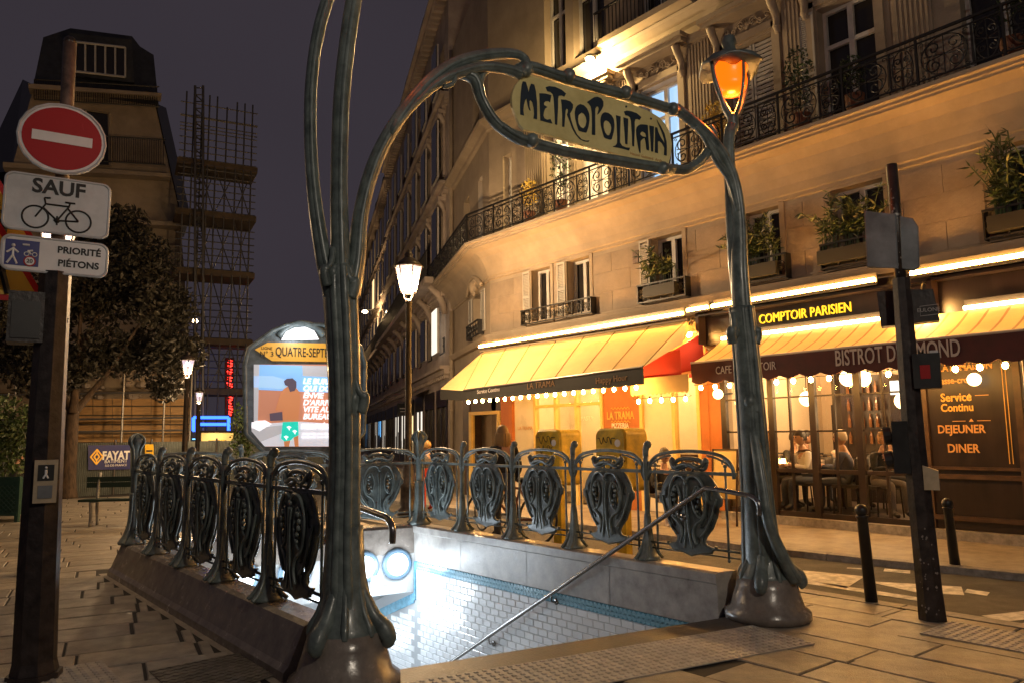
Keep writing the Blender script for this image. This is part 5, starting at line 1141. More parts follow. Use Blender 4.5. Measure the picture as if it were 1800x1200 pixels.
pq('poster_body','poster_skin',((320,800),(330,770),(370,640),(400,610),(430,590),(500,600),(530,640),(540,700),(530,800),(520,890),(385,895),(385,800),(345,805)),.026); pq('poster_legs','poster_skin',((390,1040),(400,1118),(440,1118),(455,1050),(480,1030),(490,1118),(525,1118),(520,1020)),.0245)
pq('poster_shorts','poster_teal',((385,905),(520,900),(525,1020),(480,1040),(455,1065),(400,1075),(370,1050)),.030); pq('poster_hair','poster_hair',((395,545),(420,525),(470,520),(505,550),(505,600),(490,630),(450,640),(430,590),(405,580)),.030)
for (x,y) in ((440,960),(490,995),(415,1045)): pq('poster_palm','poster_white',((x-22,y-12),(x,y-22),(x+22,y-10),(x+8,y),(x+4,y+20),(x-8,y)),.034)
pu=MP(560,700)-MP(500,699)
for i,(s_t,y) in enumerate((('LE BUREAU',547),('QUI DONNE',610),('ENVIE',672),("D'ARRIVER",735),('VITE AU',795),('BUREAU.',858))): text(s_t,.098,'poster_white',pw,MP(*Q(562,y),.036),pu,up,ext=.001,align='LEFT',shear=.2,bold=.004)
text('morning',.125,'poster_white',pw,MP(*Q(550,938),.036),pu,up,ext=.001,align='LEFT',bold=.004); text('TROUVEZ VOS PROCHAINS',.042,'poster_white',pw,MP(*Q(550,1010),.036),pu,up,ext=.001,align='LEFT'); text('BUREAUX SUR MORNING.FR',.042,'poster_white',pw,MP(*Q(550,1040),.036),pu,up,ext=.001,align='LEFT')
light('glow',MP(520,710,1.1),5,(.75,.82,1),.3,mbp)
# ================================================================ TRAFFIC MASTS AND SIGNS
def vplane(base): 
    b=np.array(base); n=np.array((-b[0],-b[1],0))/math.hypot(b[0],b[1]); return (lambda px,py,off=0.: onplane(px,py,b+n*off,n)),n,np.array((-n[1],n[0],0))
bl=onz(60,1192); VL,nL,rL=vplane(bl); rL=-rL if rL@_r0<0 else rL
ml=thing('traffic_mast','dark octagonal mast carrying the no entry and bicycle signs','mast',(bl[0],bl[1],0))
m=MB(); P_=[VL(60,1195),VL(61,1160),VL(68,1000),VL(84,700),VL(98,480)]; m.tube(P_,[.15,.125,.12,.105,.095],8); m.build('lower_mast','mast',ml); m=MB(); m.tube([VL(98,480),VL(118,180),VL(123,75)],.043,12); m.build('upper_tube','mast_brown',ml,True)
m=MB(); m.ball(VL(123,75),.045,10); m.build('cap','mast',ml)
m=MB(); m.tube([VL(60,1195),VL(60.5,1180)],.16,8); m.build('foot','mast',ml)
SR=math.radians(-.5); sxd=rL*math.cos(SR)+np.array((0,0,1))*math.sin(SR); sup=np.cross(nL*-1,sxd); sup=np.cross(sxd,-nL); sup=sup if sup[2]>0 else -sup
def rrect(c,w,h,r,n=5):
    o=[]
    for (sx,sz,a0) in ((1,1,0),(-1,1,90),(-1,-1,180),(1,-1,270)):
        for k in range(n+1): a=R(a0+90*k/n); o.append(c+sxd*(sx*(w/2-r)+r*math.cos(a))+sup*(sz*(h/2-r)+r*math.sin(a)))
    return o
def plate(name,label,cpx,w,h,r,face,parent=None,off=.07):
    c=VL(*cpx,off); t=thing(name,label,'sign',c); m=MB(); m.prism(rrect(c,w,h,r),-nL*.02); m.tube(rrect(c,w,h,r),.010,6,closed=True); m.build('backing','sign_grey',t); m=MB(); m.prism(rrect(c+nL*.001,w-.015,h-.015,r),nL*.003); m.build('face',face,t)
    m=MB(); b0=VL(*cpx,.0); m.obox((c+b0)/2-nL*.01,sxd*.03,nL*.04,sup*.02); m.build('bracket','steel',t); return t,c
t,c=plate('no_entry_sign','round red no entry sign with white bar on the mast',(110,245),.515,.475,.235,'sign_white'); 
m=MB(); m.prism([c+nL*.006+sxd*.236*math.cos(a)+sup*.217*math.sin(a) for a in np.linspace(0,2*math.pi,41)[:-1]],nL*.002); m.build('red_disc','sign_red',t); m=MB(); m.prism([c+nL*.010+sxd*x+sup*z for x,z in ((-.178,-.034),(.178,-.034),(.178,.034),(-.178,.034))],nL*.002); m.build('white_bar','sign_white',t)
t,c=plate('bicycle_sign','grey plate reading SAUF above a bicycle symbol',(102,362),.605,.375,.045,'sign_grey'); text('SAUF',.135,'black',t,c+nL*.006+sup*.115,sxd,sup,ext=.001,bold=.004)
m=MB(); cc=c+nL*.007-sup*.075
for x in (-.125,.125): m.tube([cc+sxd*(x+.075*math.cos(a))+sup*(-.02+.075*math.sin(a)) for a in np.linspace(0,2*math.pi,25)[:-1]],.006,6,closed=True)
for a,b in (((-.125,-.02),(-.07,.075)),((-.07,.075),(.065,.075)),((.065,.075),(.0,-.03)),((.0,-.03),(-.085,.05)),((.0,-.03),(.125,-.02)),((.125,-.02),(.06,.06)),((-.07,.075),(-.08,.115)),((-.08,.115),(-.045,.12)),((.065,.075),(.07,.10)),((.04,.102),(.10,.102)),((-.02,-.03),(.02,-.03)),((.0,-.06),(.0,.0))): m.tube([cc+sxd*a[0]+sup*a[1],cc+sxd*b[0]+sup*b[1]],.006,6)
m.ball(cc-sup*.03,.018,8); tag(m.build('bicycle_symbol','black',t),kind='stuff')
t,c=plate('pedestrian_sign','white plate reading PRIORITE PIETONS with blue pictogram',(98,451),.605,.225,.05,'sign_white'); text('PRIORITÉ',.062,'black',t,c+nL*.006+sxd*.135+sup*.045,sxd,sup,ext=.001,bold=.002); text('PIÉTONS',.062,'black',t,c+nL*.006+sxd*.135-sup*.045,sxd,sup,ext=.001,bold=.002)
bp=c-sxd*.19; m=MB(); m.prism([bp+nL*.005+sxd*x+sup*z for x,z in ((-.095,-.085),(.095,-.085),(.095,.085),(-.095,.085))],nL*.002); m.build('blue_panel','sign_blue',t)
m=MB(); q0=bp+nL*.009
for a,b in (((-.05,.03),(-.05,-.02)),((-.05,-.02),(-.08,-.075)),((-.05,-.02),(-.025,-.075)),((-.05,.025),(-.085,-.005)),((-.05,.025),(-.02,.0)),((.0,.055),(.04,.055)),((.03,.015),(.05,-.005)),((.03,.015),(.06,.02))): m.tube([q0+sxd*a[0]+sup*a[1],q0+sxd*b[0]+sup*b[1]],.007,6)
m.ball(q0-sxd*.05+sup*.045,.012,8)
for x in (.025,.07): m.tube([q0+sxd*(x+.013*math.cos(a))+sup*(-.005+.013*math.sin(a)) for a in np.linspace(0,6.28,13)[:-1]],.003,5,closed=True)
tag(m.build('white_figures','sign_white',t),kind='stuff'); q1=q0+sxd*.045-sup*.052
m=MB(); m.tube([q1,q1+nL*.003],.035,20); m.build('red_ring','sign_red',t); m=MB(); m.tube([q1,q1+nL*.005],.027,20); m.build('ring_centre','sign_white',t); text('20',.035,'black',t,q1+nL*.006,sxd,sup,ext=.001,bold=.001)
# push button box on the mast
c=VL(80,845,.13); m=MB(); m.obox(c,rL*.065,nL*.03,(0,0,.135)); bx=m.build('push_box','beige_box',ml); m=MB(); m.obox(c+nL*.031+(0,0,.055),rL*.045,nL*.003,(0,0,.05)); m.build('walk_panel','black',bx); m=MB(); w0=c+nL*.037+np.array((0,0,.055)); m.tube([w0+(0,0,.02),w0-(0,0,.008)],.008,6); m.tube([w0-(0,0,.008),w0+rL*.014-(0,0,.035)],.006,6); m.tube([w0-(0,0,.008),w0-rL*.014-(0,0,.035)],.006,6); m.ball(w0+(0,0,.033),.008,6); m.build('walk_figure','sign_white',bx); m=MB(); m.obox(c+nL*.031-(0,0,.065),rL*.04,nL*.006,(0,0,.04)); m.build('button','sign_back',bx)
# signal head on the left of the mast
c=VL(46,560,.02); t=thing('signal_head','dark pedestrian signal head seen from the side at the frame edge','traffic light',c); m=MB(); m.obox(c,rL*.10,nL*.10,(0,0,.165)); m.build('case','mast',t); m=MB(); m.tube([c+rL*.08,c+rL*.24],.02,6); m.build('bracket','mast',t); m=MB(); m.obox(c+nL*.105-(0,0,.02),rL*.08,nL*.005,(0,0,.12)); m.build('hood','dark_iron',t)
# yellow temporary triangles
def tri(label,cpx,sz,off,fig):
    c=VL(*cpx,off); t=thing('warning_sign',label,'sign',c); k=[(0,.577),(-.5,-.289),(.5,-.289)]
    m=MB(); m.prism([c+rL*x*sz+np.array((0,0,z*sz)) for x,z in k],nL*.012); m.build('plate','sign_red',t); m=MB(); m.prism([c+nL*.013+rL*x*sz*.8+np.array((0,0,z*sz*.8)) for x,z in k],nL*.003); m.build('yellow_field','sign_yellow',t)
    m=MB()
    for a,b in fig: m.tube([c+nL*.018+rL*a[0]*sz+np.array((0,0,a[1]*sz)),c+nL*.018+rL*b[0]*sz+np.array((0,0,b[1]*sz))],.022,6)
    m.build('symbol','black',t); m=MB(); m.tube([c-(0,0,.6),c-(0,0,c[2])],.025,8); m.build('stake','steel',t)
tri('yellow roadworks triangle with digging figure, topmost at frame edge',(-14,392),.62,-.3,(((.13,.05),(.10,-.2)),((.13,.05),(.02,-.05)),((.1,.15),(.13,.05))))
tri('yellow road narrows triangle under the roadworks triangle',(-12,478),.66,-.25,(((.08,.2),(.08,.0)),((.08,0),(.14,-.22)),((-.08,.2),(-.08,-.2))))
# right mast
br=onz(1640,1088); VR,nR,rR=vplane(br); rR=-rR if rR@_r0<0 else rR
mr_=thing('traffic_mast','peeling dark mast in front of the menu panel','mast',(br[0],br[1],0)); m=MB(); m.tube([VR(1640,1092),VR(1634,1040),VR(1607,780),VR(1584,490)],[.108,.10,.09,.072],8); m.build('lower_mast','mast',mr_); m=MB(); m.tube([VR(1584,495),VR(1567,290)],.046,12); m.build('upper_tube','mast',mr_,True)
m=MB()
for k in range(48):
    y=random.choice((random.uniform(330,480),random.uniform(860,1080),random.uniform(980,1080))); f=(y-290)/800; cx=1567+73*max(0,f); hw=(8 if y<480 else 16+6*(y-860)/220); x=cx+random.uniform(-.8,.8)*hw
    p=VR(x,y,(.047 if y<480 else .098)); s=random.uniform(.003,.011); m.add([p+rR*s*random.uniform(.5,1)+np.array((0,0,s*random.uniform(-.5,1))) ,p+np.array((0,0,s*1.6)),p-rR*s,p-np.array((0,0,s))],[(0,1,2,3)])
tag(m.build('paint_chip','paint_chip',mr_),kind='stuff')
t=thing('sign_back','pair of road signs seen from behind on the peeling mast','sign',VR(1575,420)); 
for pts,off in (([(1521,372),(1573,378),(1577,472),(1526,470)],.10),([(1582,381),(1603,386),(1612,400),(1614,470),(1606,475),(1586,473)],.03)):
    m=MB(); Pq=[VR(x,y,off) for x,y in pts]; m.prism(Pq,nR*.02); m.tube(Pq,.012,6,closed=True); m.build('plate','sign_back',t)
for y in (380,468): m=MB(); m.tube([VR(1572,y,.0)-(0,0,.01),VR(1572,y,0)+(0,0,.012)],.055,12); m.build('clamp','steel',t)
c=VR(1595,540,-.05); t=thing('control_box','flat dark box with small EULONE label on the mast','box',c)
m=MB(); Pq=[VR(x,y,-.10) for x,y in ((1541,512),(1640,508),(1652,563),(1549,574))]; m.prism(Pq,-nR*.16); m.build('case','mast',t); text('EULONE',.045,'pale_text',t,VR(1632,545,-.095),rR,(0.05,0,1),ext=.001)
m=MB(); Pq=[VR(x,y,-.096) for x,y in ((1617,539),(1649,535),(1650,552),(1618,556))]; m.tube(Pq,.003,5,closed=True); m.build('label_frame','pale_text',t)
c=VR(1629,652,.02); t=thing('signal_head','dark signal head with red reflector square on the mast','traffic light',c); m=MB(); m.obox(c,rR*.10,nR*.09,(0,0,.14)); m.build('case','dark_iron',t); m=MB(); m.obox(c-rR*.012-(0,0,.01)+nR*.092,rR*.036,nR*.003,(0,0,.055)); m.build('reflector','red_reflect',t); m=MB(); m.obox(c+rR*.06+(0,0,.13)+nR*.05,rR*.03,nR*.03,(0,0,.03)); m.build('sensor','sign_grey',t)
c=VR(1584,785,.05); t=thing('signal_head','dark twin lens signal head on street side of the mast','traffic light',c); m=MB(); m.obox(c,rR*.06,nR*.09,(0,0,.21)); m.build('case','dark_iron',t)
for dz in (.1,-.1): m=MB(); m.tube([c-rR*.06+(0,0,dz),c-rR*.12+(0,0,dz-.01)],.075,14); m.build('visor','dark_iron',t)
c=VR(1637,843,.03); m=MB(); m.obox(c,rR*.055,nR*.06,(0,0,.075)); m.prism([c+rR*x+nR*.06+np.array((0,0,z)) for x,z in ((-.055,.075),(.055,.075),(-.055,.12))],-nR*.12); m.build('push_box','beige_box',mr_)
def bollard(label,bpx,tpx):
    b=onz(*bpx); V,n_,r_=vplane(b); top=V(*tpx); t=thing('bollard',label,'bollard',b,'black bollards'); m=MB(); ax=(top-b); m.tube([b,b+ax*.86,b+ax*.875,b+ax*.89,b+ax*.90],[.052,.045,.055,.055,.035],12); m.build('shaft','dark_iron',t,True); m=MB(); m.ball(b+ax*.945,.057,12); m.build('knob','dark_iron',t,True)
bollard('black ball-topped bollard left of the peeling mast',(1532,1057),(1513,887)); bollard('black ball-topped bollard across the road, right of the peeling mast',(1680,1000),(1664,877))
# ================================================================ YELLOW POST BOXES
def mailbox(label,c,w,d,zt,zb,scr):
    t=thing('post_box',label,'post box',(c[0],c[1],0),'yellow post boxes'); x,y=c; m=MB(); n=8; prof=[]
    r=.09
    for (sx,sz,a0) in ((1,1,0),(-1,1,90),(-1,-1,180),(1,-1,270)):
        for k in range(n+1): a=R(a0+90*k/n); prof.append((sx*(w/2-r)+r*math.cos(a),sz*((zt-zb)/2-r)+r*math.sin(a)))
    zc=(zt+zb)/2; ring=lambda xx,f:[(xx,y-u0*f,zc+v0*f) for u0,v0 in prof]
    N_=len(prof); V=ring(x-d/2,.94)+ring(x-d/2+.03,1)+ring(x+d/2-.03,1)+ring(x+d/2,.94); m.add(V,[tuple(range(N_))]+[(k*N_+i,k*N_+(i+1)%N_,(k+1)*N_+(i+1)%N_,(k+1)*N_+i) for k in range(3) for i in range(N_)]+[tuple(range(4*N_-1,3*N_-1,-1))]); m.build('box','mail_yellow',t)
    m=MB(); m.box(x-.05,x+.05,y-.08,y+.08,0,zb+.02); m.build('leg','mail_yellow',t); m=MB(); m.box(x-d/2-.012,x-d/2-.002,y-w*.36,y+w*.36,zt-.62,zt-.585); m.build('slot','black',t)
    m=MB()
    for (u0,z0,s,l) in scr:
        P_=[]; 
        for k in range(l): P_.append((x-d/2-.006,y-(u0+k*s*.55+.3*s*math.sin(k*2.1)),z0+s*(math.sin(k*1.7)+.5*math.cos(k*2.9))))
        m.tube(smoothed(P_,4),.0045,4)
    tag(m.build('graffiti','marker',t),kind='stuff')
    m=MB(); m.tube([(x-d/2-.004,y-w*.27,zt-.18),(x-d/2-.010,y-w*.27,zt-.18)],.045,16); m.build('sticker','sign_white',t)
mailbox('left yellow post box with graffiti behind the balustrade',(7.25,8.0),.52,.42,1.56,.80,((-.2,1.43,.05,14),(-.2,1.30,.05,13),(-.15,1.16,.05,12),(-.18,1.04,.05,11)))
mailbox('right yellow post box with sticker and graffiti behind the balustrade',(7.05,6.62),.50,.42,1.56,.80,((-.2,1.42,.04,14),(-.18,1.2,.06,8),(.05,1.2,.05,8)))
# ================================================================ BICYCLES
def bicycle(label,loc,rz,fm):
    t=thing('bicycle',label,'bicycle',loc,'parked bicycles'); t.rotation_euler=(R(4),0,rz)
    for x in (-.52,.52):
        m=MB(); m.tube([(x+.33*math.cos(a),0,.34+.33*math.sin(a)) for a in np.linspace(0,2*math.pi,29)[:-1]],.016,6,closed=True); o=m.build('wheel','black',t,True,local=False); m=MB()
        for k in range(14): a=k*math.pi/7; m.tube([(x,.02*(-1)**k,.34),(x+.32*math.cos(a),0,.34+.32*math.sin(a))],.0015,3)
        m.tube([(x+.312*math.cos(a),0,.34+.312*math.sin(a)) for a in np.linspace(0,2*math.pi,29)[:-1]],.007,5,closed=True); m.build('spokes','steel',o,local=False)
    m=MB()
    for a,b in (((-.52,0,.34),(-.05,0,.30)),((-.52,0,.34),(-.18,0,.72)),((-.05,0,.30),(-.2,0,.82)),((-.05,0,.30),(.38,0,.70)),((-.18,0,.74),(.37,0,.78)),((.52,0,.34),(.35,0,.86))): m.tube([a,b],.017,8)
    m.build('frame',fm,t,True,local=False); m=MB(); m.tube(smoothed([(.30,.28,.98),(.38,.2,1.0),(.38,0,.98),(.38,-.2,1.0),(.30,-.28,.98)],4),.012,6); m.tube([(.35,0,.86),(.38,0,.98)],.012,6); m.build('handlebar','steel',t,True,local=False)
    m=MB(); m.ball((-.22,0,.86),.12,10,sx=1.1,sy=.6,sz=.35); m.build('saddle','black',t,True,local=False); m=MB(); m.tube([(-.05,-.07,.30),(-.05,.07,.30)],.05,10); m.tube([(-.05,.08,.30),(.05,.10,.18)],.01,5); m.build('crank','steel_dark',t,local=False)
bicycle('bicycle with pale frame leaning behind the far balustrade, nearer one',(6.9,8.7,0),R(100),'terracotta'); bicycle('dark bicycle parked behind the far balustrade, beside post box',(7.25,9.5,0),R(75),'steel_dark')
# ================================================================ PEOPLE
def person(label,loc,rz,top,legs,hair,long=False,seated=True,reach=.0,group=None,lean=0.,sc_=1.,bulk=1.):
    t=thing('person',label,'person',loc,group); t.rotation_euler=(0,0,rz)
    if seated: J={'pel':(0,0,.50),'che':(0,lean*.5,.80),'nec':(0,lean,1.0),'hea':(0,lean+.02,1.08)}; hip=.09; kn=(.11,.42,.50); an=(.11,.42,.10); to=(.11,.56,.05); sh=.94; el=(.23,.12+lean*.7,.70); ha=(.13,.36,.74+reach)
    else: J={'pel':(0,0,.86),'che':(0,.0,1.14),'nec':(0,0,1.34),'hea':(0,.01,1.40)}; hip=.09; kn=(.10,.03,.46); an=(.10,.0,.09); to=(.10,.14,.04); sh=1.28; el=(.25,.02,1.02); ha=(.22,.14,.86)
    V=[];E=[];Rr=[];G=[]
    def vtx(p,r,g): V.append(tuple(float(c)*sc_ for c in p)); Rr.append(r*sc_*(bulk if g=='T' else 1)); G.append(g); return len(V)-1
    p0=vtx(J['pel'],.135,'L'); c0=vtx(J['che'],.145,'T'); n0=vtx(J['nec'],.06,'S'); h0=vtx(J['hea'],.06,'S'); E+=[(p0,c0),(c0,n0),(n0,h0)]
    for s in (1,-1):
        a=vtx((s*hip,.04 if seated else 0,J['pel'][2]-.01),.085,'L'); k=vtx((s*kn[0],kn[1],kn[2]),.062,'L'); n_=vtx((s*an[0],an[1],an[2]),.045,'L'); o=vtx((s*to[0],to[1],to[2]),.04,'B'); E+=[(p0,a),(a,k),(k,n_),(n_,o)]
        b=vtx((s*.17,lean*.9,sh),.065,'T'); e=vtx((s*el[0],el[1],el[2]),.048,'T'); w=vtx((s*ha[0],ha[1],ha[2]),.034,'T'); E+=[(c0,b),(b,e),(e,w)]
    me=bpy.data.meshes.new('b'); me.from_pydata(V,E,[]); o=bpy.data.objects.new('b',me); col.objects.link(o); o.modifiers.new('s','SKIN'); sv=me.skin_vertices[0].data
    for i,r in enumerate(Rr): sv[i].radius=(r,r*.85 if G[i]=='T' and i==c0 else r); sv[i].use_root=(i==p0)
    sb=o.modifiers.new('u','SUBSURF'); sb.levels=2; sb.render_levels=2; dg=bpy.context.evaluated_depsgraph_get(); bm_=bpy.data.meshes.new_from_object(o.evaluated_get(dg)); bpy.data.objects.remove(o)
    mb=MB(); order=['S','T','L','B']; va=np.array(V); mid=[(np.array(V[a])*(1-f)+np.array(V[b])*f,G[b] if f>.45 else G[a]) for a,b in E for f in (.1,.3,.5,.7,.9)]; mp_=np.array([q[0] for q in mid])
    vs=[tuple(v.co) for v in bm_.vertices]; base=0
    mb.v=vs
    for p in bm_.polygons:
        c=np.array(p.center); g=mid[int(np.argmin(((mp_-c)**2).sum(1)))][1]; mb.f.append(tuple(p.vertices)); mb.m.append(order.index(g))
    hc=np.array((0,J['hea'][1]+.02,J['hea'][2]+.10))*sc_; mb.cm=0; mb.ball(hc,.098*sc_,14,sx=.80,sy=.98,sz=1.22); mb.ball(hc+np.array((0,.097,-.012))*sc_,.017*sc_,6,sz=1.5)
    for s in (1,-1):
        mb.ball(hc+np.array((s*.08,0,-.01))*sc_,.022*sc_,6,sx=.5,sz=1.4)
        hp=np.array((s*ha[0],ha[1],ha[2]))*sc_; d=np.array((-s*.25,.95,.0)) if seated else np.array((0,.25,-.95)); d/=np.linalg.norm(d); sd=np.array((1.,0,0)) if seated else np.array((0,1.,0))
        mb.tube([hp,hp+d*.05*sc_,hp+d*.09*sc_],[.026*sc_,.034*sc_,.030*sc_],8,flat=.6)
        for k in range(4): q=hp+d*.085*sc_+sd*(k-1.5)*.016*sc_; mb.tube([q,q+d*(.035+.008*(k in (1,2)))*sc_,q+(d*.055-np.array((0,0,.02)))*sc_],[.009*sc_,.008*sc_,.006*sc_],6)
        q=hp+d*.03*sc_+sd*(-s)*.03*sc_; mb.tube([q,q+(d*.03-sd*s*.02)*sc_,q+d*.055*sc_-sd*s*.022*sc_],[.011*sc_,.010*sc_,.007*sc_],6)
    mb.cm=4
    for s in (1,-1): mb.ball(hc+np.array((s*.033,.088,.012))*sc_,.011*sc_,6)
    mb.cm=5; mb.tube([hc+np.array((-.025,.092,-.05))*sc_,hc+np.array((.025,.092,-.05))*sc_],.006*sc_,5)
    mb.build('body',['skin',top,legs,'leather','black','terracotta'],t,True,local=False)
    h=MB(); n=14
    V2=[];prof=[]
    for i in range(8):
        th=math.pi*.62*i/7
        for k in range(n):
            ph=2*math.pi*k/n; fr=math.sin(ph); zz=math.cos(th); lim=th if fr<.35 else th*.68
            V2.append(hc+np.array((.088*math.sin(lim)*math.cos(ph),.108*math.sin(lim)*math.sin(ph)-.008,.130*math.cos(lim)+.008))*sc_)
    h.add(V2,[(i*n+k,i*n+(k+1)%n,(i+1)*n+(k+1)%n,(i+1)*n+k) for i in range(7) for k in range(n)])
    if long:
        for k in range(9): a=math.pi*(1.05+.9*k/8); b=hc+np.array((.085*math.cos(a),.10*math.sin(a),.02))*sc_; h.tube(smoothed([b,b+np.array((.01*math.cos(a),.0,-.12))*sc_,b+np.array((.0,.02,-.24))*sc_],3),[.028*sc_,.03*sc_,.015*sc_],6)
    h.build('hair',hair,t,True,local=False); return t
gp='diners behind the bistro window'
def chair_(loc,rz,label):
    t=thing('chair',label,'chair',loc,'bistro chairs'); t.rotation_euler=(0,0,rz); m=MB(); m.box(-.22,.22,-.20,.22,.41,.46); m.build('seat','leather',t,local=False); m=MB(); m.add([(-.24,-.26,.46),(.24,-.26,.46),(.24,-.20,.46),(-.24,-.20,.46),(-.20,-.34,.86),(.20,-.34,.86),(.20,-.29,.86),(-.20,-.29,.86)],[(0,3,2,1),(4,5,6,7),(0,1,5,4),(1,2,6,5),(2,3,7,6),(3,0,4,7)]); m.tube([(-.24,-.23,.46),(-.23,-.29,.7),(-.12,-.33,.90),(.12,-.33,.90),(.23,-.29,.7),(.24,-.23,.46)],.018,6); m.build('backrest','leather',t,True,local=False)
    for x in (-.19,.19):
        for y in (-.17,.19): m=MB(); m.tube([(x,y,.42),(x*1.1,y*1.1,0)],.014,6); m.build('leg','wood_dark',t,local=False)
def diner(px,py,x,rz,top,legs,hair,label,long=False,lean=.05,reach=0.,ch=True):
    p=onx(px,py,x); z=p[2]-1.20; person(label,(x,p[1],.2 if abs(z-.2)<.6 else z),R(rz),top,legs,hair,long,True,reach,gp,lean)
    if ch: chair_((x,p[1],.2),R(rz),'dark padded chair under '+label)
diner(1349,815,11.75,200,'cloth_beige','cloth_black','hair_blond','blond long haired woman in beige top by the window',True)
diner(1393,805,12.5,160,'cloth_black','cloth_black','hair_dark','dark haired man in black shirt facing the window')
diner(1412,800,12.9,210,'cloth_black','cloth_jean','hair_dark','dark haired diner half hidden behind the white shirt')
diner(1424,812,11.85,60,'cloth_white','cloth_jean','hair_dark','man in white shirt leaning across the table',lean=.12)
diner(1472,808,12.6,180,'cloth_beige','cloth_black','hair_dark','woman in pale top behind the blue jacket')
diner(1490,820,11.75,20,'cloth_blue','cloth_jean','hair_grey','grey blond diner in blue jacket with back to street')
diner(1545,812,11.75,150,'cloth_black','cloth_grey','hair_blond','fair haired man in black looking down at his hands',lean=.14)
diner(1556,795,12.7,180,'cloth_black','cloth_black','hair_dark','dark haired diner behind the fair haired man')
def table(px,x,lab):
    p=onx(px,850,x); t=thing('table',lab,'table',(x,p[1],.2),'bistro tables'); m=MB(); m.box(x-.32,x+.32,p[1]-.3,p[1]+.3,.90,.93); m.build('top','wood_dark',t); m=MB(); m.tube([(x,p[1],.2),(x,p[1],.9)],.03,8); m.lathe([(.2,0),(.2,.02),(.03,.04)],(x,p[1],.2),12); m.build('pedestal','iron',t)
    m=MB(); m.lathe([(.03,0),(.035,.07),(.03,.09)],(x-.1,p[1],.93),10); o=m.build('candle','bulb' if 'candle' in lab else 'win_frame',t)
table(1385,12.1,'small dark table with candle beside the blond woman'); table(1455,12.2,'small dark table in front of the bottle shelf'); table(1520,12.2,'small dark table between blue jacket and fair haired man')
p=at(885,800,10.6); person('person in black coat with fair hair walking past the pizzeria',(p[0],p[1],0),R(-10),'cloth_black','cloth_jean','hair_blond',True,False,sc_=1.0,bulk=1.3)
p=onx(1166,822,9.9); person('seated dark haired person in black with pale trousers on terrace',(9.9,p[1],-.05),R(150),'cloth_black','cloth_pale','hair_dark',False,True,lean=.04); chair_((9.9,p[1],.045),R(150),'dark terrace chair under the person with pale trousers')
p=at(752,815,15.5); person('small figure in red trousers down the side street',(p[0],p[1],0),R(0),'cloth_grey','cloth_red','hair_blond',False,False,sc_=.86)
p=onz(52,893); person('seated person behind the planter, pale trouser leg and black shoe showing',(p[0]-.25,p[1]+.35,-.02),R(-60),'cloth_grey','cloth_pale','hair_dark',False,True)
p=onx(1275,860,10.3); t=thing('menu_board','cream menu easel by the bistro corner','menu board',(10.3,p[1],.05)); m=MB()
fr_=[(10.3,p[1]+.26,.45),(10.3,p[1]-.20,.45),(10.38,p[1]-.20,1.22),(10.38,p[1]+.26,1.22)]; m.prism(fr_,(.02,0,0)); m.build('panel','shop_cream',t); m=MB(); m.tube(fr_,.018,6,closed=True); m.tube([fr_[0],(10.25,p[1]+.28,.05)],.015,6); m.tube([fr_[1],(10.25,p[1]-.22,.05)],.015,6); m.tube([fr_[2],(10.7,p[1]-.1,.05)],.012,6); m.build('frame','wood_brown',t)
# ================================================================ LEFT BACKGROUND
hd=np.array((2.47,.49,0))/math.hypot(2.47,.49); hn=np.array((hd[1],-hd[0],0)); h0=np.array((2.9,23.3,0.))
ho=thing('hoarding','corrugated metal site hoarding behind the bench','fence',h0)
pm=MB(); n=20
for i in range(n):
    a=i*1.0/n; b=(i+.5)/n; c_=(i+1)/n; pm.add([(a,0,0),(b,-.035,0),(b,-.035,1.42),(a,0,1.42),(c_,0,0),(c_,0,1.42)],[(0,1,2,3),(1,4,5,2)])
pme=mesh_of(pm,'panel','corrugated',False)
for i in range(-6,9): o=add(pme,'panel',ho,tuple(hd*i),math.atan2(hd[1],hd[0]))
for i in range(-6,10): m=MB(); q0=h0+hd*i+hn*.05; m.tube([q0,q0+(0,0,1.5)],.03,6); m.build('post','steel_dark',ho)
HP=lambda px,py,off=.08:onplane(px,py,h0+hn*off,hn)
t=thing('site_banner','dark blue banner reading FAYAT on the hoarding','banner',HP(192,803)); m=MB(); m.prism([HP(155,782),HP(229,781),HP(229,824),HP(155,825)],-hn*.01); m.build('sheet','fayat_blue',t)
text('FAYAT',.31,'sign_white',t,HP(204,800,.09),hd,up,ext=.003,sx=.78,bold=.012); text('BATIMENT',.13,'sign_white',t,HP(204,810,.09),hd,up,ext=.003); text('ILE-DE-FRANCE',.085,'sign_white',t,HP(204,817,.09),hd,up,ext=.003)
m=MB(); c=HP(170,802,.09); 
for s in (1,-1): m.tube([c+hd*s*.16,c+(0,0,.2),c+(0,0,.1),c+hd*s*.07],.022,5); m.tube([c+hd*s*.16,c-(0,0,.2),c-(0,0,.1),c+hd*s*.07],.022,5)
m.build('emblem','plate_orange',t)
for px,lab in ((105,'yellow notice on the hoarding left of the trunk'),(262,'yellow notice on the hoarding behind the corner post')): t=thing('notice',lab,'notice',HP(px,790)); m=MB(); m.prism([HP(px-7,780,.1),HP(px+8,780,.1),HP(px+8,800,.1),HP(px-7,800,.1)],-hn*.01); m.build('sheet','sign_yellow',t); m=MB(); m.prism([HP(px-5,790,.105),HP(px+6,790,.105),HP(px+6,793,.105),HP(px-5,793,.105)],-hn*.003); m.build('print','black',t)
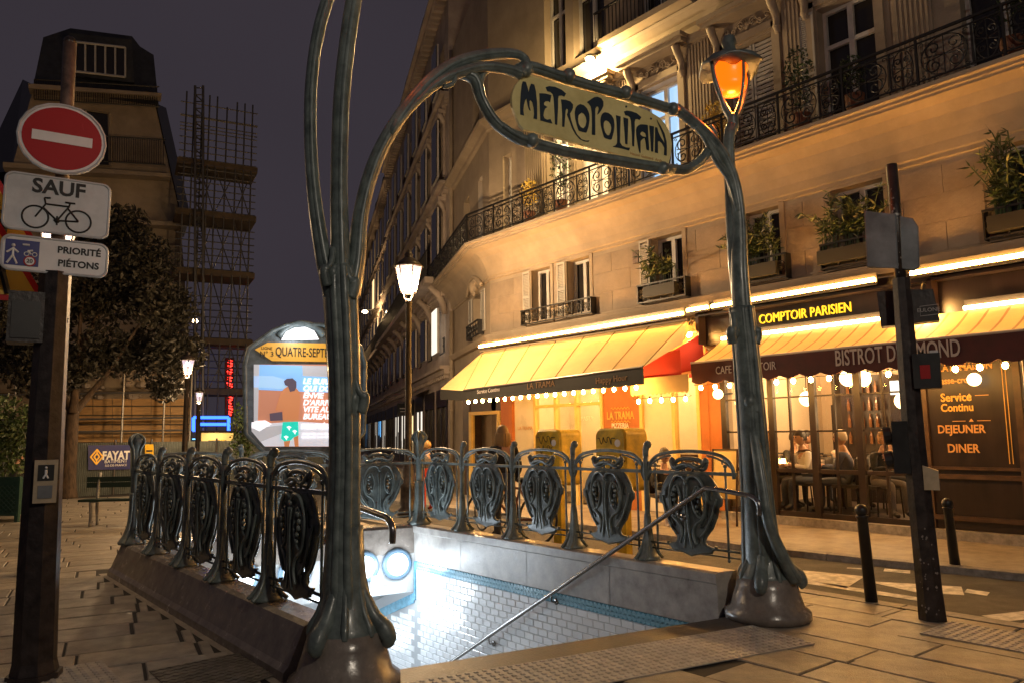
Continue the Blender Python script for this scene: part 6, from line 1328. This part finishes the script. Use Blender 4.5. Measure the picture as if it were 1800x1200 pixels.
# building under construction behind the hoarding
HH=np.array((math.sin(R(12)),math.cos(R(12)),0)); HX=np.array((HH[1],-HH[0],0))
def TW(px,py,dist): return onplane(px,py,HH*dist,-HH)
cs=thing('boarded_facade','boarded ground floor with timber sheets behind scaffolding','building',TW(200,800,28)*np.array((1,1,0))); m=MB(); m.prism([TW(-160,640,28),TW(330,640,28),TW(330,900,28),TW(-160,900,28)],HH*2); m.build('wall','limestone_tower',cs)
for i in range(6):
    a=130+i*34; m=MB(); m.prism([TW(a,700,27.9),TW(a+33,700,27.9),TW(a+33,800,27.9),TW(a,800,27.9)],HH*.03); m.build('timber_sheet','wood_panel',cs)
m=MB()
for y in (712,728,744,760,776): m.prism([TW(128,y,27.86),TW(336,y,27.86),TW(336,y+2.5,27.86),TW(128,y+2.5,27.86)],HH*.03)
m.build('batten','wood_deck',cs)
m=MB()
for k in range(60):
    x=random.uniform(60,330); y=random.uniform(655,700); p=TW(x,y,27.85); m.ball(p,random.uniform(.06,.18),6,sz=.6)
tag(m.build('broken_stone','limestone_far',cs),kind='stuff')
sb=thing('site_scaffold','low steel scaffold in front of the boarded facade','scaffold',TW(200,800,27)*np.array((1,1,0)))
for y in (645,690,735,757): m=MB(); m.tube([TW(-30,y+4,27),TW(335,y-2,27)],.035,6); m.build('ledger','steel',sb)
for x in (20,120,212,285,332): m=MB(); b_=TW(x,800,27); m.tube([(b_[0],b_[1],0),(b_[0],b_[1],TW(x,600,27)[2])],.035,6); m.build('standard','steel',sb)
for y in (690,646): m=MB(); m.prism([TW(-30,y,27),TW(335,y-6,27),TW(335,y-3,27),TW(-30,y+3,27)],HH*.8); m.build('deck','wood_deck',sb)
# mansard tower building
tw=thing('mansard_building','tall narrow mansard roofed building behind the dark tree','building',TW(170,800,33)*np.array((1,1,0))); D_=33
m=MB(); m.prism([TW(60,150,D_),TW(272,182,D_),TW(316,375,D_),TW(336,640,D_),TW(340,830,D_),TW(-20,830,D_),TW(-5,640,D_),TW(20,300,D_)][::-1],HH*9); wl_=m.build('wall','limestone_tower',tw)
m=MB(); m.prism([TW(58,152,D_-.15),TW(76,66,D_+.6),TW(105,57,D_+.7),TW(124,50,D_+.7),TW(232,64,D_+.7),TW(246,82,D_+.6),TW(270,97,D_+.5),TW(279,184,D_-.15)][::-1],HH*8); rf=m.build('roof','slate',tw)
m=MB(); m.prism([TW(120,58,D_-.1),TW(232,70,D_-.1),TW(236,146,D_-.1),TW(122,132,D_-.1)][::-1],HH*.7); dm=m.build('studio_dormer','slate',rf)
m=MB()
for k in range(6): f=k/5; a=TW(132+f*88,74+f*10,D_-.16); b_=TW(132+f*88,126+f*10,D_-.16); m.tube([a,b_],.04,5)
m.tube([TW(132,74,D_-.16),TW(220,84,D_-.16)],.05,5); m.tube([TW(132,126,D_-.16),TW(220,136,D_-.16)],.05,5); m.build('glazing_bars','win_frame',tw)
for k in range(5): f=k/5; m=MB(); m.prism([TW(132+f*88,75+f*10,D_-.12),TW(149+f*88,77+f*10,D_-.12),TW(149+f*88,127+f*10,D_-.12),TW(132+f*88,125+f*10,D_-.12)],HH*.01); m.build('pane','win_dark',tw)
for P_ in ([(150,194),(192,200),(194,292),(150,290)],[(90,420),(125,424),(125,520),(90,515)],[(200,430),(240,434),(240,530),(200,526)]):
    m=MB(); m.prism([TW(x,y,D_-.02) for x,y in P_],HH*.02); o=m.build('window','win_dark',tw); m=MB(); m.tube([TW(x,y,D_-.06) for x,y in P_],.06,5,closed=True); m.build('window_surround','limestone_tower',o)
m=MB()
for (y0,y1,x0,x1) in ((240,284,182,291),(140,175,60,280)):
    for yy in (y0,y1): m.tube([TW(x0,yy,D_-.5),TW(x1,yy+ (x1-x0)*.06,D_-.5)],.03,5)
    n=int((x1-x0)/4)
    for k in range(n):
        f=k/n; x=x0+(x1-x0)*f; m.tube([TW(x,y0+(x1-x0)*.06*f,D_-.5),TW(x,y1+(x1-x0)*.06*f,D_-.5)],.014,4)
m.build('balcony_railing','iron',tw)
m=MB()
for (y,x0,x1,h) in ((288,5,300,6),(150,50,284,5),(372,0,318,7)): m.prism([TW(x0,y-3,D_-.6),TW(x1,y+(x1-x0)*.06,D_-.6),TW(x1,y+h+(x1-x0)*.06,D_-.6),TW(x0,y+h,D_-.6)][::-1],HH*.6)
m.build('cornice','limestone_tower',tw)
m=MB()
for k in range(11): x=150+k*13; m.prism([TW(x,300+k*.8,D_-.2),TW(x+6,300+k*.8,D_-.2),TW(x+6,308+k*.8,D_-.2),TW(x,308+k*.8,D_-.2)][::-1],HH*.2)
m.build('dentil','limestone_tower',tw)
m=MB(); m.prism([TW(274,182,D_+.2),TW(292,190,D_+3),TW(335,380,D_+3),TW(318,376,D_+.2)][::-1],HH*4); m.build('side_roof','slate',tw); m=MB(); m.prism([TW(20,300,D_+.2),TW(-40,310,D_+3),TW(40,140,D_+3),TW(60,150,D_+.2)][::-1],HH*4); m.build('side_roof','slate',tw)
# tall scaffold tower
sk=thing('scaffold_tower','tall scaffold tower with timber decks beside the mansard building','scaffold',TW(375,800,31)*np.array((1,1,0))); LV=[292,380,482,602,690]
SX=(316,330,345,358,372,390,408,422,436); SB={(x,dd):TW(x,480,dd) for x in SX for dd in (31,32.6)}
def SP(x,y,dd=31): b_=SB[(x,dd)]; return np.array((b_[0],b_[1],TW(375,y,dd)[2]))
def ledger(a,b,y,dd,r=.025,ya=0): m=MB(); u_=(SP(b,y,dd)-SP(a,y,dd)); u_/=np.linalg.norm(u_); m.tube([SP(a,y,dd)-u_*.2,SP(b,y,dd)+u_*.2],r,5); m.build('ledger','steel_dark',sk)
for dd in (31,32.6):
    for x in SX: m=MB(); m.tube([SP(x,800,dd)*np.array((1,1,0)),SP(x,165+(x%7)*4,dd)],.032,6); m.build('standard','steel_dark',sk)
    for y in LV:
        for k in (8,20,32,44,56,68,80):
            if y-k>165: ledger(316,436,y-k,dd)
for y in (230,210,188): ledger(316,436,y,31)
for y in LV: 
    m=MB(); a,b=SP(316,y),SP(436,y); u_=(b-a)/np.linalg.norm(b-a); m.prism([a-u_*.25,b+u_*.25,b+u_*.25-(0,0,.06),a-u_*.25-(0,0,.06)],HH*1.6); m.build('deck','wood_deck',sk)
    m=MB(); m.prism([a-u_*.25-HH*.03+(0,0,.16),b+u_*.25-HH*.03+(0,0,.16),b+u_*.25-HH*.03,a-u_*.25-HH*.03],HH*.02); m.build('toe_board','wood_deck',sk)
for i in range(len(LV)-1):
    for (xa,xb) in ((345,372),(372,408),(408,436)):
        for dd,p_,q_ in ((31,xa,xb),(32.6,xb,xa)): m=MB(); m.tube([SP(p_,LV[i]+5,dd),SP(q_,LV[i+1]-3,dd)],.022,5); m.build('brace','steel_dark',sk)
m=MB(); 
for x in (343,357): m.tube([TW(x,151,30.8),TW(x,760,30.8)],.05,5)
for k in range(26): y=155+k*12; m.tube([TW(343,y,30.8),TW(357,y+(12 if k%2 else 0),30.8)],.025,4); m.tube([TW(343,y,30.8),TW(357,y,30.8)],.025,4)
m.build('hoist_mast','steel_dark',sk)
# red neon, blue lit frame, notice panel at scaffold foot
t=thing('neon_sign','vertical red neon sign behind the scaffold tower','sign',TW(403,680,35)); m=MB(); m.prism([TW(396,628,35.1),TW(411,628,35.1),TW(411,732,35.1),TW(396,732,35.1)],HH*.2); m.build('board','black',t)
for k in range(10):
    y=632+k*10; P_=[TW(400+random.uniform(-2,2),y,34.95),TW(408,y+random.uniform(0,3),34.95),TW(401,y+4,34.95),TW(408+random.uniform(-2,1),y+7,34.95)]; m=MB(); m.tube(P_,.035,5); m.build('neon_stroke','neon_red',t)
t=thing('blue_lit_frame','blue lit scaffold frame at foot of the scaffold tower','light',TW(370,750,30)); 
for a,b in (((340,733),(402,733)),((340,733),(340,758)),((402,733),(402,756)),((348,745),(398,745))): m=MB(); m.tube([TW(*a,30),TW(*b,30)],.06,6); m.build('lit_bar','neon_blue',t)
t=thing('shop_glow','cyan lit shop window left of the notice panel','window',TW(325,785,30)); m=MB(); m.prism([TW(304,770,30),TW(346,770,30),TW(346,815,30),TW(304,815,30)],HH*.1); m.build('pane','neon_cyan',t); m=MB()
for k in range(5): m.tube([TW(304,775+k*9,29.9),TW(346,774+k*9,29.9)],.05,5)
for x in (304,318,332,346): m.tube([TW(x,768,29.9),TW(x,816,29.9)],.05,5)
m.build('frame','black',t)
t=thing('traffic_light','small green traffic light beside the notice panel','traffic light',TW(330,772,29)); m=MB(); m.ball(TW(330,772,28.9),.09,8); m.build('lens','traffic_green',t); m=MB(); p=TW(330,772,29); m.obox(p,HX*.14,HH*.08,(0,0,.3)); m.tube([p,(p[0],p[1],0)],.05,6); m.build('case','black',t)
t=thing('pedestrian_notice','cream panel with yellow PIETONS arrow sign','sign',TW(385,800,27)*np.array((1,1,0))); m=MB(); m.prism([TW(352,758,27),TW(412,758,27),TW(412,812,27),TW(352,812,27)],HH*.06); m.build('panel','shop_cream',t); m=MB(); m.tube([TW(x,y,26.97) for x,y in ((352,758),(412,758),(412,812),(352,812))],.05,5,closed=True); m.build('frame','wood_dark',t)
m=MB(); m.prism([TW(x,y,26.95) for x,y in ((365,776),(369,772),(395,772),(399,776),(395,781),(369,781))],-HH*.02); m.build('arrow_plate','sign_yellow',t); text('PIETONS',.16,'black',t,TW(382,776.5,26.9),HX,up,ext=.004,sx=.9,bold=.004)
m=MB(); 
for k in range(3): m.prism([TW(367+k*11,786,26.95),TW(376+k*11,786,26.95),TW(376+k*11,806,26.95),TW(367+k*11,806,26.95)],-HH*.02)
m.build('slot','wood_panel',t)
light('lamp_glow',TW(384,765,26.3),25,(1,.8,.5),.1,t)
# the dark tree and bushes
tr=thing('street_tree','dark leafed tree in front of the hoarding','tree',onz(120,874)); b=onz(120,874); V,n_,r_=vplane(b); r_=-r_ if r_@_r0<0 else r_
m=MB(); m.tube(smoothed([V(118,876),V(120,840),V(125,770),V(128,722)],4),[.26,.19,.16,.15],10)
for pts in ([(128,725),(108,690),(85,640),(60,580)],[(128,725),(135,660),(140,580),(150,480)],[(130,725),(160,690),(200,640),(245,570)],[(138,620),(170,560),(210,470)],[(135,660),(110,600),(95,520)]): m.tube(smoothed([V(x,y,random.uniform(-.3,.3)) for x,y in pts],4),[.12,.08,.05,.03],8)
m.build('trunk','bark',tr,True)
m=MB()
for (x,y,rx,n) in ((150,430,.9,1300),(215,400,.8,1200),(250,460,.95,1500),(290,540,.9,1500),(310,620,.8,1200),(190,520,1.1,1900),(110,520,1.1,1700),(60,560,1.0,1500),(20,620,.9,1200),(250,620,.9,1300),(180,620,.9,1200),(110,650,.7,800),(60,660,.7,700),(290,680,.5,500),(-10,540,.9,900)): leaves(m,V(x,y,random.uniform(-1.2,1.2)),(rx,rx,rx*.85),n,.085,.45,.2,.5)
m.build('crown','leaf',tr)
def shrub(label,c,rad,n,size,mat='leaf_green',name='shrub'):
    t=thing(name,label,'plant',(c[0],c[1],c[2]-rad[2])); m=MB(); leaves(m,c,rad,n,size,.42,.1,.45); m.build('foliage',mat,t); m=MB()
    for k in range(5): m.tube([np.array(c)-np.array((0,0,rad[2]*1.1)),np.array(c)+np.random.normal(size=3)*np.array(rad)*.35],.012,5)
    m.build('stem','bark',t)
pc=onz(30,917); pl=thing('planter','green lattice planter box at the frame edge','planter',pc); rt=np.array(_r0); ft=np.array((_f[0],_f[1],0)); ft/=np.linalg.norm(ft)
cb=pc-rt*.62+ft*.35; m=MB(); m.obox(cb+(0,0,.46),rt*.62,ft*.35,(0,0,.33)); m.build('box','planter',pl)
for sx in (1,-1):
    for sy in (1,-1): m=MB(); m.obox(cb+rt*.6*sx+ft*.33*sy+(0,0,.42),rt*.035,ft*.035,(0,0,.42)); m.build('leg','planter',pl)
m=MB()
for k in range(-14,15):
    for s in (1,-1):
        a=cb-ft*.362+rt*(k*.09)+(0,0,.18); e=a+rt*s*.5+(0,0,.5)
        lo,hi=-.56,.56; u0=(a-cb)@rt; u1=(e-cb)@rt
        t0=max(0,min(1,(lo-u0)/(u1-u0) if s>0 else (hi-u0)/(u1-u0))); t1=max(0,min(1,(hi-u0)/(u1-u0) if s>0 else (lo-u0)/(u1-u0)))
        if t1-t0>.05: m.tube([a+(e-a)*t0,a+(e-a)*t1],.009,4)
m.build('lattice','planter',pl); m=MB(); m.obox(cb-ft*.36+(0,0,.80),rt*.62,ft*.015,(0,0,.035)); m.build('trim','planter',pl); m=MB(); m.obox(cb-ft*.36+(0,0,.15),rt*.62,ft*.015,(0,0,.03)); m.build('trim','planter',pl)
shrub('leafy green shrub growing in the lattice planter',cb+(0,0,1.55),(.68,.6,.85),2600,.055)
shrub('thin green bush between notice panel and map board',at(428,760,20),(.35,.35,.9),700,.06)
# bench
bb=onz(162,924); t=thing('bench','dark green slatted bench with cast iron legs','bench',bb); rt2=np.array((.85,-.53,0)); rt2/=np.linalg.norm(rt2); fb=np.array((.53,.85,0))
for k in range(3): m=MB(); m.obox(bb+rt2*.95+fb*(k*.12-.1)+(0,0,.45),rt2*1.15,fb*.05,(0,0,.02)); m.build('seat_slat','bench_green',t)
for z in (.70,.80): m=MB(); m.obox(bb+rt2*.95+fb*.2+(0,0,z),rt2*1.15,fb*.015,(0,0,.045)); m.build('back_slat','bench_green',t)
for d in (0,1.9): m=MB(); m.tube(smoothed([bb+rt2*d-fb*.1,bb+rt2*d-fb*.08+(0,0,.2),bb+rt2*d-fb*.12+(0,0,.42)],4),.028,7); m.tube(smoothed([bb+rt2*d+fb*.22,bb+rt2*d+fb*.16+(0,0,.4),bb+rt2*d+fb*.23+(0,0,.92)],4),.028,7); m.tube([bb+rt2*d-fb*.12+(0,0,.42),bb+rt2*d+fb*.16+(0,0,.42)],.022,6); m.build('leg','bench_iron',t,True)
# ================================================================ WINDOW PLANTS
def bamboo(label,px,y0,y1,zt,n,pot='black'):
    yc=(y0+y1)/2; t=thing('window_plant',label,'plant',(10.9,yc,4.0)); m=MB(); m.box(10.84,11.02,y0+.08,y1-.08,3.99,4.2); m.build('pot',pot,t); m=MB(); st=[]
    for k in range(n):
        y=random.uniform(y0+.1,y1-.1); top=np.array((10.85+random.uniform(-.25,.1),y+random.uniform(-.3,.3),zt-random.uniform(0,.5))); P_=smoothed([(10.93,y,4.15),(10.92,y,4.5),top],4); m.tube(P_,.008,4); st.append(P_)
    m.build('stem','leaf_dark',t); m=MB()
    for P_ in st:
        for j in range(3,len(P_)):
            for q in range(4):
                p=np.array(P_[j]); d=np.array((random.uniform(-1,.4),random.uniform(-1,1),random.uniform(-.6,.7))); d/=np.linalg.norm(d); l=random.uniform(.09,.17); s=np.cross(d,np.random.normal(size=3)); s/=np.linalg.norm(s); m.add([p,p+d*l*.4+s*.014,p+d*l,p+d*l*.4-s*.014],[(0,1,2,3)])
    m.build('foliage','leaf_dark',t)
bamboo('bamboo in pot at window above the awning end',1165,8.7,9.6,4.95,16); bamboo('dense bamboo at window behind the far green pillar',1340,6.65,7.5,5.0,26); bamboo('wide spreading bamboo at window left of the peeling mast',1500,5.0,6.1,5.0,30); bamboo('tall bamboo filling window at the frame edge',1780,2.7,3.75,5.25,34)
for px,lab,zt in ((985,'potted olive tree behind the balcony railing under the sign',7.6),(1405,'wispy potted plant on the balcony right of the tulip lamp',7.3),(1255,'yellow flowering pot on the balcony left of the tulip lamp',6.95),(930,'low flowering pot on the balcony at the fluted pilaster',6.9),(1500,'dark pot plant on the balcony before the tall window',6.75),(1785,'dark conifer on the balcony at the frame edge',7.6)):
    y=float(onx(px,300 if px<1200 else 150,10.7)[1]); t=thing('balcony_plant',lab,'plant',(10.7,y,6.08)); m=MB(); m.lathe([(.10,0),(.14,.26),(.15,.28)],(10.7,y,6.08),12); m.build('pot','terracotta',t); m=MB(); m.tube([(10.7,y,6.3),(10.72,y+.03,zt-.3)],.014,5); m.build('stem','bark',t); m=MB(); leaves(m,(10.7,y,(zt+6.5)/2+.1),(.22,.24,(zt-6.5)/2+.12),260,.045,.35); m.build('foliage','flower' if 'flower' in lab else 'leaf_dark',t)
